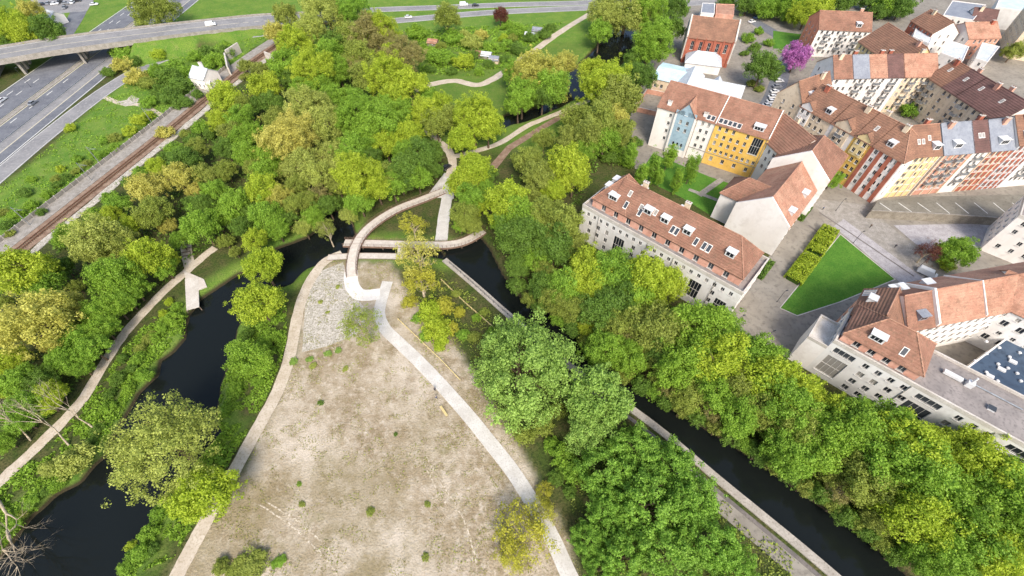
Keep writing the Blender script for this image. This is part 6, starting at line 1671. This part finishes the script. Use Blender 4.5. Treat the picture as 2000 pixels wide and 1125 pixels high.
hedge('hedge', 'yellow-green clipped hedge along the lawn, upper half', (1618, 452), (1585, 500), 5.0, 2.6, 'l', 1, 4200)
hedge('hedge', 'yellow-green clipped hedge along the lawn, lower half', (1582, 504), (1545, 552), 5.0, 2.4, 'l', 2, 4200)
hedge('hedge', 'dark green hedge bed beside the salmon-roofed wing', (1480, 545), (1505, 512), 2.2, 1.2, 'd', 3, 900)
hedge('hedge', 'dark green hedge bed near the plaza road', (1560, 432), (1580, 405), 2.0, 1.2, 'd', 4, 900)
hedge('hedge', 'dark green strip hedge at the end of the long hipped block', (1424, 606), (1445, 578), 1.6, 1.0, 'd', 5, 700)

# dead trees at the river
def bare_tree(label, base, direction, length, r, depth, seed, spread=.7, up=.1, name='bare_tree'):
    root = empty(name, base, label, 'tree')
    mb = MB(base); branch_net(mb, base, direction, length, r, depth, random.Random(seed), M['bark_pale'], spread, (2, 3), up)
    mb.build('trunk', root, True)
p = W(-25, 968, .4); bare_tree('fallen bare tree with pale branches reaching over the river', p, (1, -.35, .10), 13.0, .5, 4, 4, .7, -.02, 'fallen_tree')
p = W(-20, 1000, .4); bare_tree('second pale fallen trunk beside the first over the river', p, (1, -.75, .12), 11.0, .36, 4, 9, .75, 0, 'fallen_tree')
p = W(135, 870, 0); bare_tree('leaning bare pale tree beside the gravel riverside path', p, (-.25, .45, 1), 8.0, .26, 3, 12, .5)
p = W(190, 842, 0); bare_tree('forked bare pale tree standing across the gravel path', p, (-.3, .3, 1), 8.5, .26, 3, 15, .5)
p = W(60, 860, 0); bare_tree('bare twiggy tree in the wood beside the gravel path', p, (.2, .2, 1), 8.0, .24, 3, 18, .6)

# ---- ground cover that nobody could count
def scatter(name, label, polys, n, size, kinds, hmax, seed, avoid=(), mat='g', keep=None, up=.6, zmin=-1.25):
    rng = np.random.default_rng(seed)
    V, T = [], []
    for poly in polys:
        A = np.array([(p[0], p[1]) for p in poly]); lo, hi = A.min(0), A.max(0)
        m = int(n/len(polys))
        X = rng.uniform(lo[0], hi[0], m*3); Y = rng.uniform(lo[1], hi[1], m*3)
        k = inside(X, Y, poly)
        cl = vnoise(X, Y, 3.2)*.6+vnoise(X+9, Y-5, 1.1)*.4
        k &= cl > (.45 if keep is None else keep)
        for ln_, wd in avoid: k &= seg_dist(X, Y, ln_) > wd
        X, Y, cl = X[k][:m], Y[k][:m], cl[k][:m]
        Z = ground_height(X, Y); ok = Z > zmin; X, Y, Z, cl = X[ok], Y[ok], Z[ok], cl[ok]
        q = len(X)
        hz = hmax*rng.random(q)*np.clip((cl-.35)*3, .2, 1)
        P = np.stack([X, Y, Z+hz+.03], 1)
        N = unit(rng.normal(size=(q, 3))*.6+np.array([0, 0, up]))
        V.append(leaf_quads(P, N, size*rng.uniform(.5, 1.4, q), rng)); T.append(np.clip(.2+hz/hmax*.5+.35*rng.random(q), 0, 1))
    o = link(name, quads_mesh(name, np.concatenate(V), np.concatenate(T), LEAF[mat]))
    return tag(o, label, 'ground cover', kind='stuff')
paths_av = [(P1, 1.6), (P2, 1.7), (P3, 1.8), (RAIL, 9.5)]
WOOD1 = xy([(0, 540), (100, 490), (300, 345), (420, 205), (520, 70), (640, 15), (760, 65), (820, 170), (880, 250), (830, 330), (780, 385), (700, 425), (640, 395), (560, 450), (420, 480), (340, 535), (250, 630), (120, 800), (0, 900), (-60, 700)])
WOOD2 = xy([(945, 440), (985, 530), (1140, 655), (1330, 800), (1600, 975), (1800, 1130), (2050, 1130), (2000, 930), (1850, 870), (1600, 750), (1400, 650), (1180, 530), (1120, 420), (1180, 310), (1235, 240), (1230, 160), (1150, 190), (1010, 330)])
BANK1 = xy([(340, 600), (362, 610), (357, 655), (300, 705), (255, 775), (190, 888), (100, 965), (55, 1005), (-20, 1095), (-40, 990), (110, 850), (200, 740), (290, 625)])
BANK2 = xy([(500, 600), (560, 590), (560, 680), (520, 780), (440, 920), (340, 1090), (225, 1140), (330, 980), (420, 850), (430, 760)])
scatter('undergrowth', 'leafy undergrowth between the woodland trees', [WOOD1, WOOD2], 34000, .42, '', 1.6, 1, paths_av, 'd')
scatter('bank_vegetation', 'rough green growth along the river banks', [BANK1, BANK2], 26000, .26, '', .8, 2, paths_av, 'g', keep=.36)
scatter('verge_grass', 'tussocky grass on the railway and road banks', [VERGE], 26000, .27, '', .5, 3, [(RAIL, 9.6), ([p for p in slip_pts], 5.0)], 'g', keep=.5)
scatter('field_tufts', 'sparse green and straw tufts on the dry field', [FIELD], 15000, .13, '', .16, 4, paths_av, 'B', keep=.54)
scatter('field_weeds', 'small grey-green weeds on the dry field', [FIELD], 6500, .14, '', .18, 6, paths_av, 'o', keep=.60)
ISL = xy([(790, 560), (870, 520), (1000, 640), (1110, 730), (1000, 860), (960, 800), (905, 700)])
scatter('scrub_cover', 'straggly scrub between field and quay', [ISL, xy([(1090, 870), (1210, 800), (1600, 1105), (1500, 1140), (1150, 1140)])], 9000, .24, '', .6, 7, [(QUAY, 3.0), (P3, 2.2)], 'o', keep=.42)
scatter('allotment_growth', 'low crops and weeds covering the allotment plots', [xy([(800, 60), (1100, 45), (1000, 125), (940, 150), (820, 145)])], 9000, .5, '', .9, 8, [], 'g', keep=.45)
